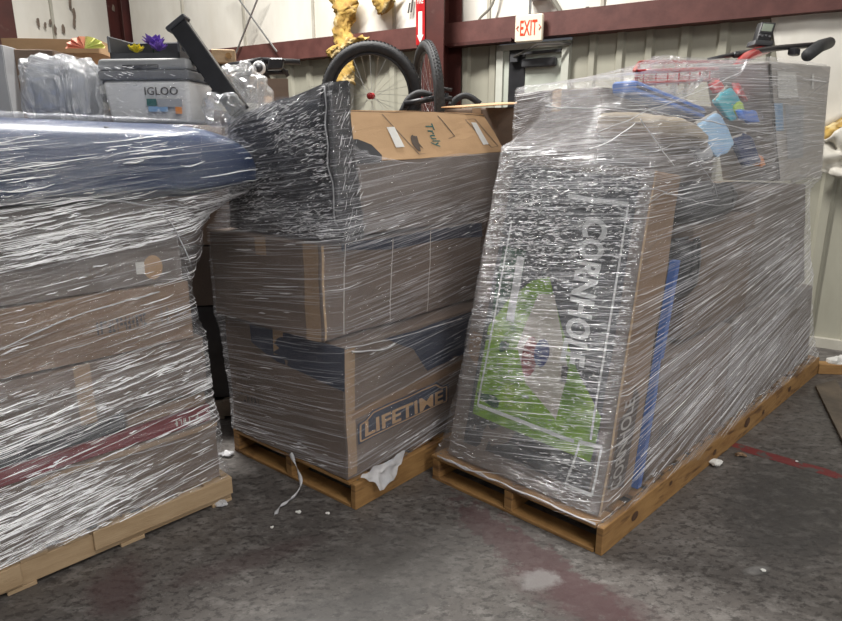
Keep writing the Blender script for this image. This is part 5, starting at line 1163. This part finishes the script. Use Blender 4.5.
# ------------------------------------------------------------------ stretch film
def hull2(pts):
    pts = sorted(set(pts))
    def half(ps):
        h = []
        for p in ps:
            while len(h) > 1 and (h[-1][0]-h[-2][0])*(p[1]-h[-2][1])-(h[-1][1]-h[-2][1])*(p[0]-h[-2][0]) <= 0: h.pop()
            h.append(p)
        return h[:-1]
    return half(pts)+half(pts[::-1])
def wrapfilm(key, name, label, m, cen, z0, z1, dz=0.02, nA=360, win=0.05, off=0.012, cap=False, wr=0.006, ztop=None, smooth_n=2, seed=0, slope_=1.2, bridge=0.3, taut=0.7, extra=(), crease=()):
    pts = list(extra)
    for o in WRAP[key]:
        org = Vector(o['_org']); vs = [q.co+org for q in o.data.vertices]
        pts += [(p.x, p.y, p.z) for p in vs]
        for e in o.data.edges:
            a, b = vs[e.vertices[0]], vs[e.vertices[1]]; L_ = (a-b).length
            if L_ > 0.04:
                k = int(L_/0.03)
                for i in range(1, k): q = a.lerp(b, i/k); pts.append((q.x, q.y, q.z))
    nz_ = int((z1-z0)/dz)+1; R = []
    for j in range(nz_):
        z = z0+j*dz; sub = [(round(p[0], 4), round(p[1], 4)) for p in pts if abs(p[2]-z) < win]
        if len(sub) < 3: R.append(list(R[-1]) if R else [0.3]*nA); continue
        H = hull2(sub); row = []
        for i in range(nA):
            a = 2*math.pi*i/nA; dx, dy = math.cos(a), math.sin(a); best = 0.0
            for k in range(len(H)):
                x1, y1 = H[k][0]-cen[0], H[k][1]-cen[1]; x2, y2 = H[(k+1) % len(H)][0]-cen[0], H[(k+1) % len(H)][1]-cen[1]
                ex, ey = x2-x1, y2-y1; den = dx*ey-dy*ex
                if abs(den) < 1e-12: continue
                t_ = (x1*ey-y1*ex)/den; s_ = (x1*dy-y1*dx)/den
                if t_ > best and -1e-9 <= s_ <= 1+1e-9: best = t_
            row.append(best)
        R.append(row)
    # taut film bridges hollows: smooth upwards but never inside the goods
    base = [r[:] for r in R]
    Wn = int(bridge/dz)
    E_ = [r[:] for r in R]
    for j in range(nz_):
        for k1 in range(1, Wn+1):
            for k2 in {k1, max(1, k1//2), min(Wn, k1*2), max(1, k1//4), min(Wn, k1*4)}:
                if j-k1 < 0 or j+k2 >= nz_: continue
                w1 = k2/(k1+k2); A1, A2, Ej = base[j-k1], base[j+k2], E_[j]
                for i in range(nA):
                    q = A1[i]*w1+A2[i]*(1-w1)
                    if q > Ej[i]: Ej[i] = q
    R = [[a*(1-taut)+b*taut for a, b in zip(x, y)] for x, y in zip(base, E_)]
    for _ in range(smooth_n):
        R = [[max(base[j][i], 0.25*R[max(j-1, 0)][i]+0.5*R[j][i]+0.25*R[min(j+1, nz_-1)][i]) for i in range(nA)] for j in range(nz_)]
    v = []; uv = []; f = []; cz = Vector((cen[0], cen[1], 0)); rav = sum(R[nz_//2])/nA
    per = [0.0]
    mid = R[nz_//2]
    for i in range(nA):
        a, b = 2*math.pi*i/nA, 2*math.pi*(i+1)/nA; r_, s_ = mid[i], mid[(i+1) % nA]
        per.append(per[-1]+math.hypot(r_*math.cos(a)-s_*math.cos(b), r_*math.sin(a)-s_*math.sin(b)))
    for j in range(nz_):
        z = z0+j*dz
        for i in range(nA+1):
            a = 2*math.pi*i/nA; zz = z; r = R[j][i % nA]
            if ztop: zt = ztop(cz+Vector((math.cos(a)*r, math.sin(a)*r, 0))); zz = min(z, zt)
            p = cz+Vector((math.cos(a)*r, math.sin(a)*r, zz))
            # creases pulled along the wrap
            s_ = zz*24+per[i]*slope_+0.9*nz(p, 0.9, seed)
            wv = abs(noise.noise(Vector((per[i]*1.1, s_, seed))))*1.6+0.5*nz((per[i]*3, s_*2.3, seed+4), 1)
            gap_ = max(0, r-base[j][i % nA]); k = 1+(off+wr*wv*(1+14*min(gap_, 0.1)))/max(r, 0.1); p = cz+Vector(((p.x-cz.x)*k, (p.y-cz.y)*k, zz))
            if zz > z: pass
            v.append(p); uv.append((per[i], zz))
    for j in range(nz_-1):
        for i in range(nA):
            a = j*(nA+1)+i; q = (a, a+1, a+nA+2, a+nA+1)
            if (v[a]-v[a+nA+1]).length < 1e-5: continue
            f.append(q)
    if cap:
        G = {}
        cs = 0.05
        for p in pts:
            if p[2] > 1.2:
                k = (int(p[0]//cs), int(p[1]//cs)); G[k] = max(G.get(k, 0), p[2])
        def hgt(x, y):
            best = 0; kx, ky = int(x//cs), int(y//cs)
            tot = 0; n_ = 0
            for dx in range(-3, 4):
                for dy in range(-3, 4):
                    q = G.get((kx+dx, ky+dy))
                    if q: tot += q; n_ += 1; best = max(best, q) if abs(dx) < 2 and abs(dy) < 2 else best
            return max(best, tot/n_ if n_ else 0)
        K = 26; rows = []
        top0 = (nz_-1)*(nA+1)
        H0 = [[0]*(nA+1) for _ in range(K)]
        for k in range(1, K+1):
            s_ = 1-k/K
            for i in range(nA+1):
                q = v[top0+i]; x = cz.x+(q.x-cz.x)*s_; y = cz.y+(q.y-cz.y)*s_; H0[k-1][i] = max(hgt(x, y), cap)
        HB = [r[:] for r in H0]
        for _ in range(7):
            H0 = [[max(HB[k][i]-0.01, 0.25*((H0[k-1][i] if k else v[top0+i].z)+H0[min(k+1, K-1)][i]+H0[k][i-1]+H0[k][(i+1) % (nA+1)])) for i in range(nA+1)] for k in range(K)]
        for k in range(1, K+1):
            s_ = 1-k/K
            for i in range(nA+1):
                q = v[top0+i]; x = cz.x+(q.x-cz.x)*s_; y = cz.y+(q.y-cz.y)*s_
                p = Vector((x, y, H0[k-1][i]+0.016)); p.z += 0.010*abs(nz(p, 7, seed)); v.append(p); uv.append((x*1.0+y*0.4, z1+y*1.0-x*0.3))
        for k in range(K):
            for i in range(nA):
                a = (nz_-1+k)*(nA+1)+i; f.append((a, a+1, a+nA+2, a+nA+1))
    t = thing(name, label, 'plastic wrap', cz+Vector((0, 0, z0)))
    link('film_sheet', v, f, m, t, True, uv)
    if crease:
        import bisect
        def fn(uu, vv):
            uu = uu % per[-1]; i = min(bisect.bisect_right(per, uu)-1, nA-1); fx = (uu-per[i])/max(per[i+1]-per[i], 1e-6)
            y = (vv-z0)/dz; j = int(y)
            if j < 0 or j >= nz_-1: return None
            fy = y-j; a = j*(nA+1)+i; P00, P10, P01, P11 = v[a], v[a+1], v[a+nA+1], v[a+nA+2]
            if (P01-P00).length < 1e-4: return None
            p = P00.lerp(P10, fx).lerp(P01.lerp(P11, fx), fy); nn = (P10-P00).cross(P01-P00).normalized()
            return p+nn*0.002, nn
        for (n_, dens, kw) in crease: crease_mesh('film_creases', fn, n_, t, dens, (0, per[-1]), (z0, z1), seed=seed+n_, **kw)
    return t
def deck(fr, la, lb, z0=0.125, z1=0.15, ins=0.012):
    out = []
    for z in (z0, z1):
        for a in (ins, la/2, la-ins):
            for b in (ins-0.006, lb/2, lb-ins): q = fr.p(a, b, z); out.append((q.x, q.y, q.z))
    return out
def ab(fr, p):
    d = p-fr.N; det = fr.A.x*fr.B.y-fr.A.y*fr.B.x
    return (d.x*fr.B.y-d.y*fr.B.x)/det, (fr.A.x*d.y-fr.A.y*d.x)/det
def patchy(p, s_=2.2, sd=0): return min(1, max(0, 0.5+1.6*nz(p, s_, sd)))
def dL(p):
    a, b = ab(FL_, p); z = p.z; k = 0.10
    if z > 1.45: k = 0.55 if (a > 0.18 and z < 1.68) else 0.06
    elif z > 1.24+0.12*max(0, 0.5-a): k = 1.0
    elif z > 0.86: k = 0.13
    elif z > 0.58: k = 0.95 if z < 0.80 else 0.4
    elif z > 0.43: k = 0.35
    elif a > 0.30: k = 1.0
    else: k = 0.16
    if b > 0.35: k *= 0.4
    return k*(0.25+0.75*patchy(p, 3.0, 3))
def dM(p):
    a, b = ab(FM, p); z = p.z
    k = 0.35
    if 1.22 < z < 1.36: k = 1.0
    if z > 1.36: k = 0.25 if a > 0.15 else 0.6
    if z < 0.24: k = 0.9
    if b > 1.0 or a > 1.3: k *= 0.2
    if b < 0.1 and 0.26 < z < 0.46 and a < 0.8: k = 0.03
    return k*(0.3+0.7*patchy(p, 3.0, 5))
def dR_(p):
    a, b = ab(FR, p); z = p.z; k = 0.7
    if a < 0.35: k = 0.22 if z < 1.35 else 0.9
    if z > 1.4: k = 0.8
    if z < 1.3 and a < 0.5: k = min(k, 0.2)
    if b > 0.9 or a > 3.1: k *= 0.2
    return k*(0.3+0.7*patchy(p, 2.5, 7))
ST_ = dict(jit=0.012, bend=0.006, wav=0.0002)
CR_L = [(9000, dL, dict(slope=lambda u, v: 0.13, length=(0.03, 0.22), wid=(0.0009, 0.0036))), (5000, dL, dict(slope=lambda u, v: 0.13, length=(0.05, 0.35), wid=(0.0008, 0.0030), jit=0.015, bend=0.01, wav=0.0004)), (5000, lambda p: 0.10+0.7*dL(p), dict(slope=lambda u, v: 0.13, length=(0.1, 0.7), wid=(0.0005, 0.0014), height=0.35, m=M['crease_faint'], segs=8, **ST_))]
CR_M = [(7500, dM, dict(slope=lambda u, v: 0.11, length=(0.10, 0.9), wid=(0.0005, 0.0013), height=0.35, m=M['crease_faint'], segs=8, **ST_)),
        (3000, lambda p: dM(p)*(1.0 if (1.22 < p.z < 1.36 or p.z < 0.24) else 0.25), dict(slope=lambda u, v: 0.11, length=(0.03, 0.25), wid=(0.0005, 0.0018), height=0.5, jit=0.02, bend=0.02, wav=0.0005))]
fan = lambda u, v: 0.04+0.30*max(0, 1-v/1.7)**1.5
CR_R = [(13000, dR_, dict(slope=fan, length=(0.15, 1.3), wid=(0.0005, 0.0014), height=0.35, m=M['crease_faint'], segs=9, **ST_)),
        (2600, lambda p: 1.0 if (1.45 < p.z < 1.85 and ab(FR, p)[0] < 0.9 and nz(p, 4, 2) > -0.15) else 0, dict(slope=lambda u, v: 0.12, length=(0.03, 0.25), wid=(0.0006, 0.0028), height=0.5, jit=0.12, bend=0.03)),  # extra white creases standing in for the sheen up here
        (1500, lambda p: 1.0 if (p.z < 0.24) else 0, dict(slope=lambda u, v: 0.05, length=(0.02, 0.10), wid=(0.0006, 0.0022), height=0.5, jit=0.2, bend=0.05)),
        (2600, dR_, dict(slope=fan, length=(0.06, 0.7), wid=(0.0005, 0.0016), height=0.5, segs=7, **ST_))]
cR = FR.p(1.2, 0.46); cM = FM.p(0.45, 0.5); cL = FL_.p(0.6, 0.45)
fR = wrapfilm('right', 'stretch_wrap', 'clear stretch wrap pulled tight around the whole right load', M['film'], (cR.x, cR.y), 0.125, 2.10, cap=1.45, seed=3, smooth_n=6, nA=420, slope_=2.2, wr=0.0025, bridge=0.7, taut=0.85, extra=deck(FR, 3.08, 0.93), win=0.03, crease=CR_R)
def ztM(p):
    a = (p-FM.N).dot(FM.A); b = (p-FM.N).dot(FM.B)
    if a > 0.20: return 1.585+0.02*math.sin(a*9)
    return 1.60+min(1, max(0, (0.30-a)/0.12))*0.28
fM = wrapfilm('middle', 'stretch_wrap', 'clear stretch wrap around the middle load', M['film_mid'], (cM.x, cM.y), 0.15, 1.86, ztop=ztM, seed=8, smooth_n=9, wr=0.0025, extra=deck(FM, 1.16, 0.94, 0.14, 0.16, 0.03), win=0.03, crease=CR_M)
fL = wrapfilm('left', 'stretch_wrap', 'clear streaky stretch wrap around the left load', M['film_left'], (cL.x, cL.y), 0.13, 1.74, cap=1.70, seed=12, smooth_n=8, extra=deck(FL_, 1.35, 0.95), win=0.03, crease=CR_L, wr=0.006, off=0.014)
# bunched folds of film, lying on the sheets
def fold(parent, fr, uvs, r, b=-0.02, m=None):
    P = [onplane(u, v_, fr.p(0, b), fr.A) for u, v_ in uvs]; P = curvep(P, 30)
    g = MB(); g.tube([p+Vector((nz(p, 9), nz(p, 9, 3), nz(p, 12, 5)))*0.006 for p in P], [r*(0.6+0.6*abs(nz(p, 14))) for p in P], 6); g.build('film_fold', m or M['film_rope'], parent, True)
fold(fL, FL_, [(-5, 497), (60, 470), (120, 458), (186, 440)], 0.002); fold(fL, FL_, [(-5, 352), (60, 322), (110, 305), (160, 292)], 0.0035)
fold(fL, FL_, [(60, 352), (120, 333), (188, 312)], 0.002); fold(fL, FL_, [(-5, 250), (50, 248), (120, 235), (185, 232)], 0.003)
fold(fL, FL_, [(150, 210), (170, 222), (180, 240), (190, 262)], 0.0035); fold(fL, FL_, [(-5, 205), (80, 198), (150, 205), (200, 208)], 0.004)
fold(fM, FM, [(345, 349), (400, 337), (462, 318)], 0.003, 0.0); fold(fM, FM, [(352, 352), (380, 350), (395, 343)], 0.006, 0.01)
def foldto(parent, uvs, dist, r, m=None):
    P = curvep([at(u, v_, y) for (u, v_), y in zip(uvs, dist)], 24); g = MB(); g.tube(P, [r*(0.7+0.5*abs(nz(p, 14))) for p in P], 6); g.build('film_fold', m or M['film_rope'], parent, True)
fold(fR, FR, [(545, 107), (640, 110), (720, 124), (812, 142)], 0.0025, -0.02); fold(fR, FR, [(640, 120), (655, 140), (674, 166)], 0.0028, -0.02, M['crease'])
fold(fR, FR, [(598, 132), (625, 121), (650, 110), (690, 95), (742, 72)], 0.002, -0.02); fold(fR, FR, [(590, 150), (612, 140), (634, 124)], 0.003, 0.0, M['crease'])  # white fold painted in for the bright patch on the wrap
fold(fR, FR, [(690, 150), (712, 182), (718, 196)], 0.002, -0.03); fold(fR, FR, [(650, 188), (720, 205), (760, 190)], 0.002, -0.03)
for k in range(3):
    P = [FR.p(-0.006, b, 0.142+0.012*nz((b*9, k, 1))) for b in [0.03+0.045*i for i in range(20)]]; g = MB()
    g.tube([p+Vector((nz(p, 16, k), nz(p, 16, 3+k), nz(p, 12, 5)))*0.012 for p in P], [0.0022+0.003*abs(nz(p, 24, k)) for p in P], 6); g.build('film_fold', M['crease_faint'] if k else M['film_rope'], fR, True)
# film scrap poking out over the middle pallet
g = MB(); pp = [FM.p(0.02, -0.01, 0.17), FM.p(0.32, -0.02, 0.19), FM.p(0.30, -0.04, 0.14), FM.p(0.12, -0.10, 0.10), FM.p(0.03, -0.03, 0.14)]
v = []; n = 14
for j in range(n+1):
    for i in range(n+1):
        x, y = i/n, j/n; p = pp[0].lerp(pp[1], x).lerp(FM.p(0.10+0.12*x, -0.055+0.0*y, 0.075+0.04*abs(x-0.4)), y); v.append(p+Vector((nz(p, 25), nz(p, 25, 4), nz(p, 25, 7)))*0.022)
f = [(j*(n+1)+i, j*(n+1)+i+1, (j+1)*(n+1)+i+1, (j+1)*(n+1)+i) for j in range(n) for i in range(n)]
link('film_edge', v, f, M['film_rope'], fM, True)
for o in bpy.data.objects:
    if '_org' in o: del o['_org']
